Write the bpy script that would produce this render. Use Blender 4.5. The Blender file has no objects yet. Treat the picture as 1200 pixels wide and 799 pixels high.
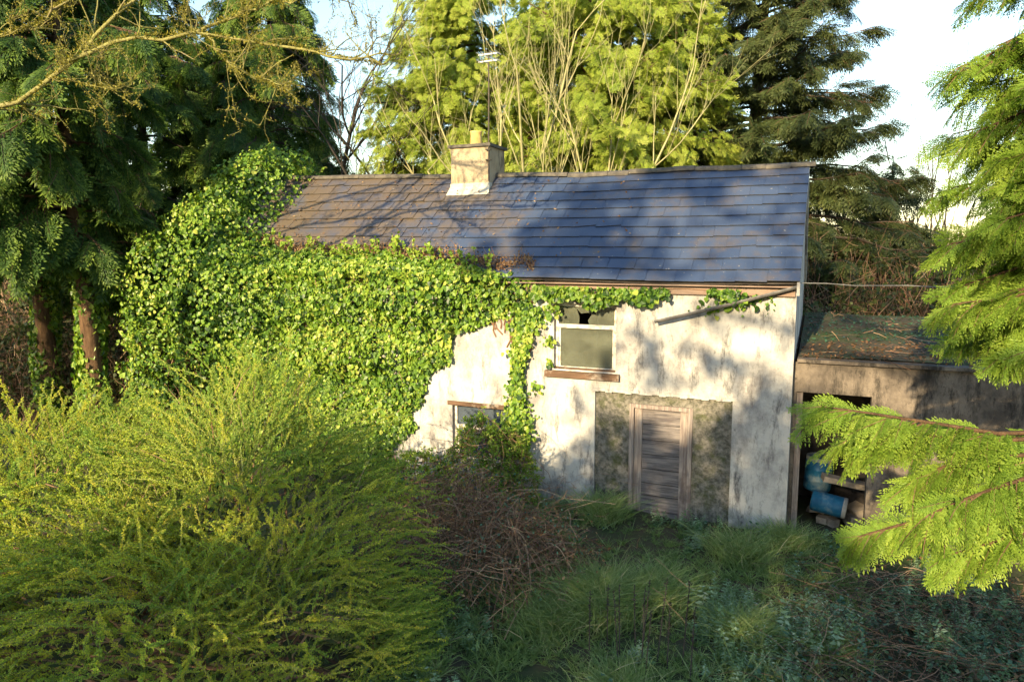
import bpy, math
import numpy as np

# ------------------------------------------------------------------ camera
S = bpy.context.scene
COL = S.collection
PI = math.pi
rng = np.random.default_rng(7)

CAM = np.array([0.371, -12.934, 4.858])
YAW, PITCH = math.radians(23.494), math.radians(7.035)
cam_d = bpy.data.cameras.new('camera')
cam = bpy.data.objects.new('camera', cam_d)
COL.objects.link(cam)
cam_d.sensor_width = 36.0
cam_d.lens = 831.8 / 1200 * 36
cam_d.clip_start, cam_d.clip_end = 0.05, 3000
cam.location = CAM
cam.rotation_euler = (PI / 2 - PITCH, 0, YAW)
S.camera = cam

# ------------------------------------------------------------------ light
SUN_EL = math.radians(19)
SX = 0.10                                  # sideways drift of the light per metre of depth
TZ = math.tan(SUN_EL) * math.hypot(1, SX)  # drop per metre of depth
w = bpy.data.worlds.new('World')
S.world = w
w.use_nodes = True
nt = w.node_tree
bg = nt.nodes['Background']
sky = nt.nodes.new('ShaderNodeTexSky')
sky.sky_type = 'NISHITA'
sky.sun_disc = False
sky.sun_elevation = SUN_EL
sky.sun_rotation = math.atan2(-SX, -1) % (2 * PI)
sky.air_density, sky.dust_density, sky.ozone_density = 1.4, 0.4, 1.8
nt.links.new(sky.outputs[0], bg.inputs[0])
bg.inputs[1].default_value = 0.13
sun_d = bpy.data.lights.new('sun', 'SUN')
sun_d.energy = 5.0
sun_d.angle = math.radians(0.5)
sun_d.color = (1.0, 0.79, 0.46)
sun = bpy.data.objects.new('sun', sun_d)
COL.objects.link(sun)
from mathutils import Vector, Matrix
sun.rotation_euler = Vector((SX, 1, -TZ)).to_track_quat('-Z', 'Y').to_euler()
sun.location = (-6, -30, 20)
S.view_settings.view_transform = 'Standard'
S.view_settings.look = 'None'
S.view_settings.gamma = 1
S.view_settings.exposure = 1.45
S.cycles.max_bounces = 4
S.cycles.diffuse_bounces = 2
S.cycles.glossy_bounces = 2
S.cycles.transmission_bounces = 3
S.cycles.transparent_max_bounces = 6
S.cycles.use_adaptive_sampling = True
S.cycles.adaptive_threshold = 0.02

# ------------------------------------------------------------------ helpers
def unit(v):
    v = np.asarray(v, float)
    return v / np.maximum(np.linalg.norm(v, axis=-1, keepdims=True), 1e-9)

_ph = rng.uniform(0, 6.28, (8, 3))
_dr = rng.normal(size=(8, 3))
def wob(p, f=1.0):
    """smooth pseudo noise in about -1..1 at points p"""
    p = np.asarray(p, float) * f
    s = 0
    for i in range(8):
        s = s + np.sin(p @ _dr[i] * (0.7 + 0.25 * i) + _ph[i, 0]) / (1 + 0.25 * i)
    return s / 3.2

class Acc:
    """collects quads with one tint number each; build() links them as one mesh"""
    def __init__(s):
        s.v, s.f, s.r, s.m, s.n = [], [], [], [], 0
    def add(s, V, F, rnd=0.5, mat=0):
        V = np.asarray(V, float).reshape(-1, 3)
        F = np.asarray(F, int).reshape(-1, 4)
        s.v.append(V)
        s.f.append(F + s.n)
        s.r.append(np.broadcast_to(np.asarray(rnd, float), (len(F),)).copy())
        s.m.append(np.full(len(F), mat, int))
        s.n += len(V)
    def quads(s, Q, rnd=0.5, mat=0):
        Q = np.asarray(Q, float).reshape(-1, 4, 3)
        s.add(Q.reshape(-1, 3), np.arange(len(Q) * 4).reshape(-1, 4), rnd, mat)
    def box(s, x0, x1, y0, y1, z0, z1, rnd=0.5, mat=0, R=None, o=None):
        V = np.array([[x, y, z] for z in (z0, z1) for y in (y0, y1) for x in (x0, x1)], float)
        if R is not None:
            V = V @ np.asarray(R).T
        if o is not None:
            V = V + o
        s.add(V, [[0, 2, 3, 1], [4, 5, 7, 6], [0, 1, 5, 4], [2, 6, 7, 3], [0, 4, 6, 2], [1, 3, 7, 5]], rnd, mat)
    def tubes(s, P, Rr, sides=4, rnd=0.5, mat=0):
        """P (N,k,3) polylines, Rr (N,k) radii"""
        P = np.asarray(P, float)
        if P.ndim == 2:
            P = P[None]
        Rr = np.asarray(Rr, float)
        if Rr.ndim == 1:
            Rr = np.broadcast_to(Rr, P.shape[:2])
        N, k, _ = P.shape
        T = np.gradient(P, axis=1)
        T = unit(T)
        ref = np.where(np.abs(T[:, :1, 2:3]) > 0.9, np.array([1.0, 0, 0]), np.array([0, 0, 1.0]))
        A = unit(np.cross(T, np.broadcast_to(ref, T.shape)))
        B = np.cross(T, A)
        th = np.arange(sides) * 2 * PI / sides
        V = P[:, :, None] + Rr[:, :, None, None] * (A[:, :, None] * np.cos(th)[:, None] + B[:, :, None] * np.sin(th)[:, None])
        idx = np.arange(N * k * sides).reshape(N, k, sides)
        a = idx[:, :-1]
        b = idx[:, 1:]
        F = np.stack([a, np.roll(a, -1, 2), np.roll(b, -1, 2), b], -1)
        r = np.broadcast_to(np.asarray(rnd, float).reshape(-1, 1), (N, (k - 1) * sides)).reshape(-1) if np.ndim(rnd) else rnd
        s.add(V, F, r, mat)
    def ribbons(s, P, W, rnd=0.5, mat=0):
        P = np.asarray(P, float)
        N, k, _ = P.shape
        W = np.broadcast_to(np.asarray(W, float), (N, k))
        T = unit(np.gradient(P, axis=1))
        side = unit(np.cross(T, unit(rng.normal(size=(N, 1, 3)))))
        V = np.stack([P - side * W[..., None], P + side * W[..., None]], 2)
        idx = np.arange(N * k * 2).reshape(N, k, 2)
        F = np.stack([idx[:, :-1, 0], idx[:, :-1, 1], idx[:, 1:, 1], idx[:, 1:, 0]], -1)
        r = np.broadcast_to(np.asarray(rnd, float).reshape(-1, 1), (N, k - 1)).reshape(-1) if np.ndim(rnd) else rnd
        s.add(V, F, r, mat)
    def leaves(s, p, d, n, L, W, rnd=None, mat=0, wide=0.45):
        """kite shaped leaves: base p, direction d, face normal n"""
        p = np.asarray(p, float)
        N = len(p)
        d = unit(d)
        sd = unit(np.cross(n, d))
        L = np.broadcast_to(np.asarray(L, float), (N,))[:, None]
        W = np.broadcast_to(np.asarray(W, float), (N,))[:, None]
        m = p + d * L * wide
        Q = np.stack([p, m - sd * W / 2, p + d * L, m + sd * W / 2], 1)
        s.quads(Q, rng.random(N) if rnd is None else rnd, mat)
    def ivy_leaves(s, p, d, n, L, rnd, mat=0):
        p = np.asarray(p, float)
        N = len(p)
        d = unit(d)
        sd = unit(np.cross(n, d))
        nn = unit(np.cross(d, sd))
        L = np.broadcast_to(np.asarray(L, float), (N,))[:, None]
        def q(x, y, z):
            return p + (sd * x + d * y + nn * z) * L
        tip = q(0, 1, -.1)
        Q1 = np.stack([p, q(-.5, .15, .1), q(-.42, .62, .06), tip], 1)
        Q2 = np.stack([p, tip, q(.42, .62, .06), q(.5, .15, .1)], 1)
        s.quads(Q1, rnd, mat)
        s.quads(Q2, rnd, mat)
    def proto(s):
        return np.concatenate(s.v), np.concatenate(s.f), np.concatenate(s.r), np.concatenate(s.m)
    def mesh(s, name, mats, smooth=False):
        V, F, R, M = s.proto()
        me = bpy.data.meshes.new(name)
        me.vertices.add(len(V))
        me.vertices.foreach_set('co', V.astype(np.float32).ravel())
        me.loops.add(len(F) * 4)
        me.loops.foreach_set('vertex_index', F.astype(np.int32).ravel())
        me.polygons.add(len(F))
        me.polygons.foreach_set('loop_start', (np.arange(len(F)) * 4).astype(np.int32))
        me.polygons.foreach_set('material_index', M.astype(np.int32))
        me.polygons.foreach_set('use_smooth', np.full(len(F), bool(smooth)))
        at = me.attributes.new('rnd', 'FLOAT', 'FACE')
        at.data.foreach_set('value', R.astype(np.float32))
        me.update(calc_edges=True)
        for m in (mats if isinstance(mats, (list, tuple)) else [mats]):
            me.materials.append(m)
        return me
    def build(s, name, mats, parent=None, smooth=False, kind=None):
        me = s.mesh(name, mats, smooth)
        o = bpy.data.objects.new(name, me)
        COL.objects.link(o)
        if parent:
            o.parent = parent
            o.matrix_parent_inverse = Matrix.Translation(-parent.location) if not parent.parent else Matrix()
            if parent.parent is None:
                o.matrix_parent_inverse = Matrix.Translation([-c for c in parent.location])
            else:
                o.matrix_parent_inverse = Matrix.Translation([-c for c in parent.parent.location]) if parent.type == 'NONE' else Matrix()
        if kind:
            o['kind'] = kind
        return o

_groups = {}
class Scatter:
    """a mass of small alike sprays (kind stuff), placed by geometry nodes on a point cloud"""
    def __init__(s):
        s.c = [[] for _ in range(6)]
    def put(s, pick, O, X, Nn, sc, tint):
        n = len(O)
        for l_, v in zip(s.c, (np.broadcast_to(pick, (n,)), O, X, Nn, np.broadcast_to(sc, (n,)), np.broadcast_to(tint, (n,)))):
            l_.append(np.asarray(v))
    def build(s, name, protos, mats, parent=None):
        pick, O, X, Nn, sc, tint = [np.concatenate(q) for q in s.c]
        X = unit(X); Y = unit(np.cross(Nn, X)); Z = np.cross(X, Y)
        rot = np.stack([np.arctan2(Y[:, 2], Z[:, 2]), -np.arcsin(np.clip(X[:, 2], -1, 1)), np.arctan2(X[:, 1], X[:, 0])], -1)
        me = bpy.data.meshes.new(name)
        n = len(O)
        me.vertices.add(n)
        me.vertices.foreach_set('co', O.astype(np.float32).ravel())
        for nm, ty, v in (('rot', 'FLOAT_VECTOR', rot), ('scl', 'FLOAT', sc), ('tint', 'FLOAT', tint)):
            at = me.attributes.new(nm, ty, 'POINT')
            at.data.foreach_set('vector' if ty == 'FLOAT_VECTOR' else 'value', v.astype(np.float32).ravel())
        at = me.attributes.new('pick', 'INT', 'POINT')
        at.data.foreach_set('value', pick.astype(np.int32))
        for m in mats:
            me.materials.append(m)
        o = bpy.data.objects.new(name, me)
        COL.objects.link(o)
        if parent:
            o.parent = parent
            o.matrix_parent_inverse = Matrix.Translation([-c for c in parent.location])
        o['kind'] = 'stuff'
        key = (id(protos), mats[0].name)
        if key not in _groups:
            g = bpy.data.node_groups.new('sprays', 'GeometryNodeTree')
            g.interface.new_socket('Geometry', in_out='INPUT', socket_type='NodeSocketGeometry')
            g.interface.new_socket('Geometry', in_out='OUTPUT', socket_type='NodeSocketGeometry')
            gi = g.nodes.new('NodeGroupInput'); go = g.nodes.new('NodeGroupOutput')
            jn = g.nodes.new('GeometryNodeJoinGeometry')
            for p in reversed(protos):
                a = Acc(); a.v, a.f, a.r, a.m = [p[0]], [p[1]], [p[2]], [p[3]]
                po = bpy.data.objects.new('spray', a.mesh('spray', mats))
                oi = g.nodes.new('GeometryNodeObjectInfo'); oi.inputs['Object'].default_value = po
                gt = g.nodes.new('GeometryNodeGeometryToInstance')
                g.links.new(oi.outputs['Geometry'], gt.inputs[0])
                g.links.new(gt.outputs[0], jn.inputs[0])
            ip = g.nodes.new('GeometryNodeInstanceOnPoints')
            ip.inputs['Pick Instance'].default_value = True
            def na(nm, ty):
                q = g.nodes.new('GeometryNodeInputNamedAttribute'); q.data_type = ty; q.inputs[0].default_value = nm
                return q.outputs[0]
            g.links.new(gi.outputs[0], ip.inputs['Points'])
            g.links.new(jn.outputs[0], ip.inputs['Instance'])
            g.links.new(na('pick', 'INT'), ip.inputs['Instance Index'])
            g.links.new(na('rot', 'FLOAT_VECTOR'), ip.inputs['Rotation'])
            g.links.new(na('scl', 'FLOAT'), ip.inputs['Scale'])
            g.links.new(ip.outputs[0], go.inputs[0])
            _groups[key] = g
        o.modifiers.new('sprays', 'NODES').node_group = _groups[key]
        return o

def tag(o, label=None, cat=None, group=None, kind=None):
    if label: o['label'] = label
    if cat: o['category'] = cat
    if group: o['group'] = group
    if kind: o['kind'] = kind
    return o

def thing(name, label, cat, loc=(0, 0, 0), group=None):
    o = bpy.data.objects.new(name, None)
    o.empty_display_size = 0.3
    COL.objects.link(o)
    o.location = loc
    return tag(o, label, cat, group)

# ------------------------------------------------------------------ materials
def new_mat(name):
    m = bpy.data.materials.new(name)
    m.use_nodes = True
    t = m.node_tree
    return m, t, t.nodes['Principled BSDF'], t.links

def N(t, kind, **kw):
    n = t.nodes.new(kind)
    for k, v in kw.items():
        if k in n.inputs:
            n.inputs[k].default_value = v
        else:
            setattr(n, k, v)
    return n

def ramp(t, stops):
    n = t.nodes.new('ShaderNodeValToRGB')
    e = n.color_ramp.elements
    while len(e) < len(stops):
        e.new(0.5)
    for el, (p, c) in zip(e, stops):
        el.position = p
        el.color = (*c, 1) if len(c) == 3 else c
    return n

def leaf_mat(name, stops, trans=0.35, rough=0.55, tcol=None, spec=0.25, inst=False):
    m, t, b, l = new_mat(name)
    a = N(t, 'ShaderNodeAttribute', attribute_name='rnd')
    r = ramp(t, stops)
    if inst:
        a2 = N(t, 'ShaderNodeAttribute', attribute_name='tint', attribute_type='INSTANCER')
        ad = N(t, 'ShaderNodeMath', operation='ADD')
        l.new(a.outputs['Fac'], ad.inputs[0]); l.new(a2.outputs['Fac'], ad.inputs[1])
        hf = N(t, 'ShaderNodeMath', operation='MULTIPLY'); hf.inputs[1].default_value = 0.5
        l.new(ad.outputs[0], hf.inputs[0]); l.new(hf.outputs[0], r.inputs[0])
    else:
        l.new(a.outputs['Fac'], r.inputs[0])
    l.new(r.outputs[0], b.inputs['Base Color'])
    b.inputs['Roughness'].default_value = rough
    b.inputs['Specular IOR Level'].default_value = spec
    tr = N(t, 'ShaderNodeBsdfTranslucent')
    hs = N(t, 'ShaderNodeHueSaturation', Saturation=1.1, Value=1.3)
    l.new(r.outputs[0], hs.inputs['Color'])
    l.new(hs.outputs[0], tr.inputs[0])
    mx = N(t, 'ShaderNodeMixShader')
    mx.inputs[0].default_value = trans
    l.new(b.outputs[0], mx.inputs[1])
    l.new(tr.outputs[0], mx.inputs[2])
    l.new(mx.outputs[0], t.nodes['Material Output'].inputs[0])
    return m

def noise_mat(name, c1, c2, scale=4, detail=6, rough=0.85, bump=0.3, bscale=None, stretch=(1, 1, 1), spec=0.2, c3=None, p3=(0.55, 0.7), s3=1.5, lo=0.35, hi=0.65):
    m, t, b, l = new_mat(name)
    g = N(t, 'ShaderNodeNewGeometry')
    mp = N(t, 'ShaderNodeMapping')
    mp.inputs['Scale'].default_value = stretch
    l.new(g.outputs['Position'], mp.inputs[0])
    n = N(t, 'ShaderNodeTexNoise', Scale=scale, Detail=detail, Roughness=0.65)
    l.new(mp.outputs[0], n.inputs['Vector'])
    r = ramp(t, [(lo, c1), (hi, c2)])
    l.new(n.outputs['Fac'], r.inputs[0])
    out = r.outputs[0]
    if c3 is not None:
        n3 = N(t, 'ShaderNodeTexNoise', Scale=s3, Detail=8, Roughness=0.7)
        l.new(g.outputs['Position'], n3.inputs['Vector'])
        r3 = ramp(t, [(p3[0], (0, 0, 0)), (p3[1], (1, 1, 1))])
        l.new(n3.outputs['Fac'], r3.inputs[0])
        mx = N(t, 'ShaderNodeMix', data_type='RGBA')
        l.new(r3.outputs[0], mx.inputs[0])
        l.new(out, mx.inputs[6])
        mx.inputs[7].default_value = (*c3, 1)
        out = mx.outputs[2]
    l.new(out, b.inputs['Base Color'])
    b.inputs['Roughness'].default_value = rough
    b.inputs['Specular IOR Level'].default_value = spec
    nb = N(t, 'ShaderNodeTexNoise', Scale=bscale or scale * 6, Detail=5, Roughness=0.7)
    l.new(mp.outputs[0], nb.inputs['Vector'])
    bp = N(t, 'ShaderNodeBump', Strength=bump, Distance=0.03)
    l.new(nb.outputs['Fac'], bp.inputs['Height'])
    l.new(bp.outputs[0], b.inputs['Normal'])
    return m

def wall_mat(name, base, stain, streak, algae, amount=0.5, dark=(0.10, 0.10, 0.09)):
    m, t, b, l = new_mat(name)
    g = N(t, 'ShaderNodeNewGeometry')
    def noise(scale, detail, sx=(1, 1, 1), rough=0.65):
        mp = N(t, 'ShaderNodeMapping')
        mp.inputs['Scale'].default_value = sx
        l.new(g.outputs['Position'], mp.inputs[0])
        n = N(t, 'ShaderNodeTexNoise', Scale=scale, Detail=detail, Roughness=rough)
        l.new(mp.outputs[0], n.inputs['Vector'])
        return n.outputs['Fac']
    def mix(fac, a, c, lo, hi, top=1.0):
        r = ramp(t, [(lo, (0, 0, 0)), (hi, (top, top, top))])
        l.new(fac, r.inputs[0])
        mx = N(t, 'ShaderNodeMix', data_type='RGBA')
        l.new(r.outputs[0], mx.inputs[0])
        if hasattr(a, 'links') and not isinstance(a, tuple):
            l.new(a, mx.inputs[6])
        else:
            mx.inputs[6].default_value = (*a, 1)
        mx.inputs[7].default_value = (*c, 1)
        return mx.outputs[2]
    o = mix(noise(1.1, 10, (1, 1, .75), .72), base, stain, 0.66 - 0.18 * amount, 0.78 - 0.14 * amount, 0.9)
    o = mix(noise(3.2, 10, (1, 1, 0.3), 0.78), o, streak, 0.70 - 0.16 * amount, 0.80 - 0.14 * amount, 0.9)
    o = mix(noise(9, 10, (1, 1, 0.55), 0.8), o, dark, 0.66 - .08 * amount, 0.80 - .1 * amount, 0.8)
    sp = N(t, 'ShaderNodeSeparateXYZ')
    l.new(g.outputs['Position'], sp.inputs[0])
    ad = N(t, 'ShaderNodeMath', operation='MULTIPLY_ADD')
    l.new(noise(5, 6), ad.inputs[0])
    ad.inputs[1].default_value = 1.3
    l.new(sp.outputs['Z'], ad.inputs[2])
    r = ramp(t, [(0.25, (0.8, 0.8, 0.8)), (0.95, (0, 0, 0))])
    l.new(ad.outputs[0], r.inputs[0])
    mx = N(t, 'ShaderNodeMix', data_type='RGBA')
    l.new(r.outputs[0], mx.inputs[0])
    l.new(o, mx.inputs[6])
    mx.inputs[7].default_value = (*algae, 1)
    l.new(mx.outputs[2], b.inputs['Base Color'])
    b.inputs['Roughness'].default_value = 0.9
    b.inputs['Specular IOR Level'].default_value = 0.15
    bp = N(t, 'ShaderNodeBump', Strength=0.5, Distance=0.02)
    l.new(noise(22, 6), bp.inputs['Height'])
    bp2 = N(t, 'ShaderNodeBump', Strength=0.4, Distance=0.06)
    l.new(noise(2.2, 4), bp2.inputs['Height'])
    l.new(bp.outputs[0], bp2.inputs['Normal'])
    l.new(bp2.outputs[0], b.inputs['Normal'])
    return m

M = {}
M['wall'] = wall_mat('whitewashed_render', (0.48, 0.46, 0.43), (0.19, 0.178, 0.18), (0.07, 0.066, 0.07), (0.075, 0.085, 0.045), 1.15, (0.045, 0.043, 0.045))
M['shedwall'] = wall_mat('stained_render', (0.17, 0.14, 0.115), (0.055, 0.046, 0.04), (0.024, 0.022, 0.02), (0.05, 0.055, 0.03), 1.35, (0.018, 0.016, 0.015))
M['panel'] = noise_mat('mossy_concrete', (0.07, 0.068, 0.055), (0.25, 0.23, 0.20), 13, 10, rough=0.95, bump=1.0, bscale=24, c3=(0.065, 0.075, 0.03), p3=(0.50, 0.68), s3=4.0, lo=0.36, hi=0.66)
M['chimney'] = wall_mat('chimney_render', (0.36, 0.29, 0.20), (0.20, 0.155, 0.10), (0.09, 0.075, 0.055), (0.2, 0.2, 0.1), 1.1, (0.05, 0.045, 0.03))
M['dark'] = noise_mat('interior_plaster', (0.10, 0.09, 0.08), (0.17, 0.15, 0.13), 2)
M['lead'] = noise_mat('lead_flashing', (0.32, 0.31, 0.28), (0.5, 0.47, 0.4), 6)
M['pot'] = noise_mat('clay_pot', (0.45, 0.28, 0.10), (0.55, 0.42, 0.16), 8)
M['ridge'] = noise_mat('ridge_tile', (0.06, 0.055, 0.05), (0.13, 0.115, 0.095), 7, c3=(0.4, 0.38, 0.33), p3=(0.66, 0.74), s3=9)
M['wood_brown'] = noise_mat('brown_timber', (0.06, 0.036, 0.024), (0.15, 0.09, 0.058), 5, stretch=(0.3, 2, 2), c3=(0.4, 0.34, 0.28))
M['fascia'] = noise_mat('fascia_board', (0.17, 0.11, 0.085), (0.27, 0.20, 0.16), 3, stretch=(0.4, 2, 2), c3=(0.14, 0.11, 0.09))
M['wood_grey'] = noise_mat('weathered_plank', (0.09, 0.08, 0.085), (0.25, 0.22, 0.21), 4, 8, stretch=(0.5, 4, 7), bump=0.6, c3=(0.12, 0.10, 0.10))
M['wood_stile'] = noise_mat('weathered_stile', (0.16, 0.12, 0.11), (0.36, 0.31, 0.28), 4, 8, stretch=(7, 4, 0.5), bump=0.6, c3=(0.13, 0.1, 0.09))
M['paint'] = noise_mat('peeling_white_paint', (0.30, 0.26, 0.22), (0.62, 0.57, 0.50), 9, 8, lo=0.38, hi=0.55)
M['metal'] = noise_mat('gutter_iron', (0.07, 0.07, 0.075), (0.16, 0.15, 0.145), 8, rough=0.6)
M['aerial'] = noise_mat('aerial_alloy', (0.6, 0.6, 0.58), (0.75, 0.74, 0.7), 8, rough=0.4)
M['mast'] = noise_mat('rusty_mast', (0.05, 0.045, 0.04), (0.1, 0.08, 0.06), 8)
M['cable'] = noise_mat('cable_sheath', (0.16, 0.16, 0.16), (0.24, 0.24, 0.23), 8)
M['blue'] = noise_mat('blue_plastic', (0.008, 0.07, 0.15), (0.02, 0.12, 0.22), 3, rough=0.45, bump=0.05, c3=(0.2, 0.24, 0.24))
M['pale'] = noise_mat('pale_plastic', (0.20, 0.20, 0.19), (0.34, 0.33, 0.31), 4)
M['stone'] = noise_mat('rubble_stone', (0.17, 0.14, 0.11), (0.32, 0.27, 0.22), 5)
M['soil'] = noise_mat('soil', (0.04, 0.033, 0.022), (0.085, 0.072, 0.045), 1.6, 8, bump=0.8, c3=(0.035, 0.055, 0.018), p3=(0.45, 0.6), s3=0.8)
M['bark'] = noise_mat('bark', (0.05, 0.04, 0.03), (0.12, 0.095, 0.07), 6, stretch=(3, 3, 0.6), bump=0.8)
M['bark_red'] = noise_mat('cypress_bark', (0.07, 0.04, 0.024), (0.15, 0.09, 0.05), 6, stretch=(3, 3, 0.6), bump=0.8)
M['bark_moss'] = noise_mat('mossy_bark', (0.17, 0.15, 0.06), (0.30, 0.29, 0.10), 5, bump=0.9, c3=(0.26, 0.21, 0.13))
M['bark_pale'] = noise_mat('pale_lichen_bark', (0.26, 0.23, 0.12), (0.36, 0.35, 0.18), 5, c3=(0.22, 0.24, 0.07))
M['bark_dark'] = noise_mat('dark_bark', (0.035, 0.03, 0.028), (0.07, 0.06, 0.055), 5)
M['twig'] = leaf_mat('dry_twig', [(0, (0.09, 0.05, 0.034)), (0.6, (0.22, 0.125, 0.08)), (1, (0.36, 0.25, 0.16))], 0.0, 0.8)
M['cypress'] = leaf_mat('cypress_foliage', [(0, (0.06, 0.13, 0.02)), (0.5, (0.17, 0.27, 0.035)), (1, (0.30, 0.38, 0.06))], 0.4, inst=True)
M['leyland'] = leaf_mat('golden_cypress_foliage', [(0, (0.11, 0.175, 0.025)), (0.45, (0.27, 0.35, 0.048)), (1, (0.44, 0.46, 0.11))], 0.42, inst=True)
M['cedar'] = leaf_mat('cedar_foliage', [(0, (0.018, 0.048, 0.016)), (0.5, (0.048, 0.10, 0.022)), (1, (0.20, 0.28, 0.04))], 0.35, inst=True)  # low and mid tones darkened for shade, sunlit tips painted at the end
M['spruce'] = leaf_mat('spruce_foliage', [(0, (0.026, 0.045, 0.018)), (0.5, (0.055, 0.078, 0.026)), (1, (0.10, 0.115, 0.036))], 0.25, inst=True)
M['broom'] = leaf_mat('shrub_foliage', [(0, (0.08, 0.21, 0.05)), (0.35, (0.26, 0.40, 0.065)), (0.62, (0.52, 0.55, 0.065)), (1, (0.70, 0.55, 0.09))], 0.42, inst=True)
M['stem'] = leaf_mat('shrub_stem', [(0, (0.12, 0.18, 0.045)), (1, (0.36, 0.34, 0.09))], 0.0, 0.8, inst=True)
M['ivy'] = leaf_mat('ivy_leaf', [(0, (0.022, 0.06, 0.013)), (0.4, (0.12, 0.23, 0.025)), (0.9, (0.26, 0.36, 0.045)), (1, (0.36, 0.40, 0.08))], 0.32, 0.42, spec=0.35)
M['deadleaf'] = leaf_mat('dead_leaf', [(0, (0.10, 0.055, 0.03)), (0.6, (0.22, 0.12, 0.06)), (1, (0.36, 0.25, 0.13))], 0.2, 0.8)
M['grass'] = leaf_mat('grass_blade', [(0, (0.09, 0.16, 0.045)), (0.5, (0.20, 0.29, 0.09)), (0.85, (0.33, 0.38, 0.17)), (1, (0.50, 0.44, 0.27))], 0.3, 0.6, inst=True)
M['grass_plain'] = leaf_mat('tussock_blade', [(0, (0.09, 0.16, 0.045)), (0.5, (0.20, 0.29, 0.09)), (0.85, (0.33, 0.38, 0.17)), (1, (0.50, 0.44, 0.27))], 0.3, 0.6)
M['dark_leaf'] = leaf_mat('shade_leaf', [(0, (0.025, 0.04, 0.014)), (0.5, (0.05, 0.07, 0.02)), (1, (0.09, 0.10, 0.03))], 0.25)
M['ground_leaf'] = leaf_mat('bramble_leaf', [(0, (0.03, 0.075, 0.04)), (0.6, (0.065, 0.14, 0.085)), (0.9, (0.12, 0.20, 0.12)), (1, (0.22, 0.17, 0.08))], 0.2, 0.45)
M['shade_tree_leaf'] = leaf_mat('broad_leaf', [(0, (0.03, 0.06, 0.015)), (1, (0.08, 0.12, 0.03))], 0.15)

def slate_mat():
    m, t, b, l = new_mat('roof_slate')
    g = N(t, 'ShaderNodeNewGeometry')
    oi = N(t, 'ShaderNodeObjectInfo')
    n1 = N(t, 'ShaderNodeTexNoise', Scale=1.3, Detail=8, Roughness=0.7)
    l.new(g.outputs['Position'], n1.inputs['Vector'])
    r0 = ramp(t, [(0, (0.038, 0.057, 0.110)), (0.5, (0.044, 0.065, 0.120)), (1, (0.054, 0.072, 0.122))])
    l.new(oi.outputs['Random'], r0.inputs[0])
    # brown algae plus painted sunlit warmth, heavier towards the ivy clad end
    sp = N(t, 'ShaderNodeSeparateXYZ')
    l.new(g.outputs['Position'], sp.inputs[0])
    mr = N(t, 'ShaderNodeMapRange')
    mr.inputs['From Min'].default_value, mr.inputs['From Max'].default_value = -5.0, -9.5
    mr.inputs['To Min'].default_value, mr.inputs['To Max'].default_value = -0.03, 0.20
    l.new(sp.outputs['X'], mr.inputs['Value'])
    ad = N(t, 'ShaderNodeMath', operation='ADD')
    l.new(n1.outputs['Fac'], ad.inputs[0])
    l.new(mr.outputs[0], ad.inputs[1])
    r1 = ramp(t, [(0.47, (0, 0, 0)), (0.72, (0.85, 0.85, 0.85))])
    l.new(ad.outputs[0], r1.inputs[0])
    mx = N(t, 'ShaderNodeMix', data_type='RGBA')
    l.new(r1.outputs[0], mx.inputs[0])
    l.new(r0.outputs[0], mx.inputs[6])
    mx.inputs[7].default_value = (0.115, 0.082, 0.046, 1)
    # lichen specks
    n2 = N(t, 'ShaderNodeTexNoise', Scale=16, Detail=4, Roughness=0.6)
    l.new(g.outputs['Position'], n2.inputs['Vector'])
    r2 = ramp(t, [(0.67, (0, 0, 0)), (0.74, (0.9, 0.9, 0.9))])
    l.new(n2.outputs['Fac'], r2.inputs[0])
    mx2 = N(t, 'ShaderNodeMix', data_type='RGBA')
    l.new(r2.outputs[0], mx2.inputs[0])
    l.new(mx.outputs[2], mx2.inputs[6])
    mx2.inputs[7].default_value = (0.34, 0.31, 0.26, 1)
    l.new(mx2.outputs[2], b.inputs['Base Color'])
    b.inputs['Roughness'].default_value = 0.42
    b.inputs['Specular IOR Level'].default_value = 0.55
    nb = N(t, 'ShaderNodeTexNoise', Scale=30, Detail=6, Roughness=0.7)
    l.new(g.outputs['Position'], nb.inputs['Vector'])
    bp = N(t, 'ShaderNodeBump', Strength=0.35, Distance=0.01)
    l.new(nb.outputs['Fac'], bp.inputs['Height'])
    l.new(bp.outputs[0], b.inputs['Normal'])
    return m
M['slate'] = slate_mat()
M['slate_edge'] = noise_mat('mossy_slate_edge', (0.012, 0.012, 0.012), (0.05, 0.045, 0.03), 9)

def glass_mat(name, base, alpha, rough):
    m, t, b, l = new_mat(name)
    g = N(t, 'ShaderNodeNewGeometry')
    n = N(t, 'ShaderNodeTexNoise', Scale=4, Detail=6)
    l.new(g.outputs['Position'], n.inputs['Vector'])
    r = ramp(t, [(0.3, tuple(c * 0.6 for c in base)), (0.7, base)])
    l.new(n.outputs['Fac'], r.inputs[0])
    l.new(r.outputs[0], b.inputs['Base Color'])
    b.inputs['Roughness'].default_value = rough
    b.inputs['Alpha'].default_value = alpha
    return m
M['glass'] = glass_mat('dusty_glass', (0.15, 0.16, 0.12), 0.6, 0.12)
M['glass_blue'] = glass_mat('window_glass', (0.08, 0.1, 0.13), 0.85, 0.05)

# ------------------------------------------------------------------ ground
def gz(x, y):
    x = np.asarray(x, float)
    y = np.asarray(y, float)
    base = -0.06 + np.where(y < 0, 0.045 * np.maximum(y, -8), 0)
    P = np.stack([x, y, np.zeros_like(x)], -1)
    return base + 0.06 * wob(P, 1.3) + 0.04 * wob(P, 3.1) * (np.hypot(x, y) < 30)

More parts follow.
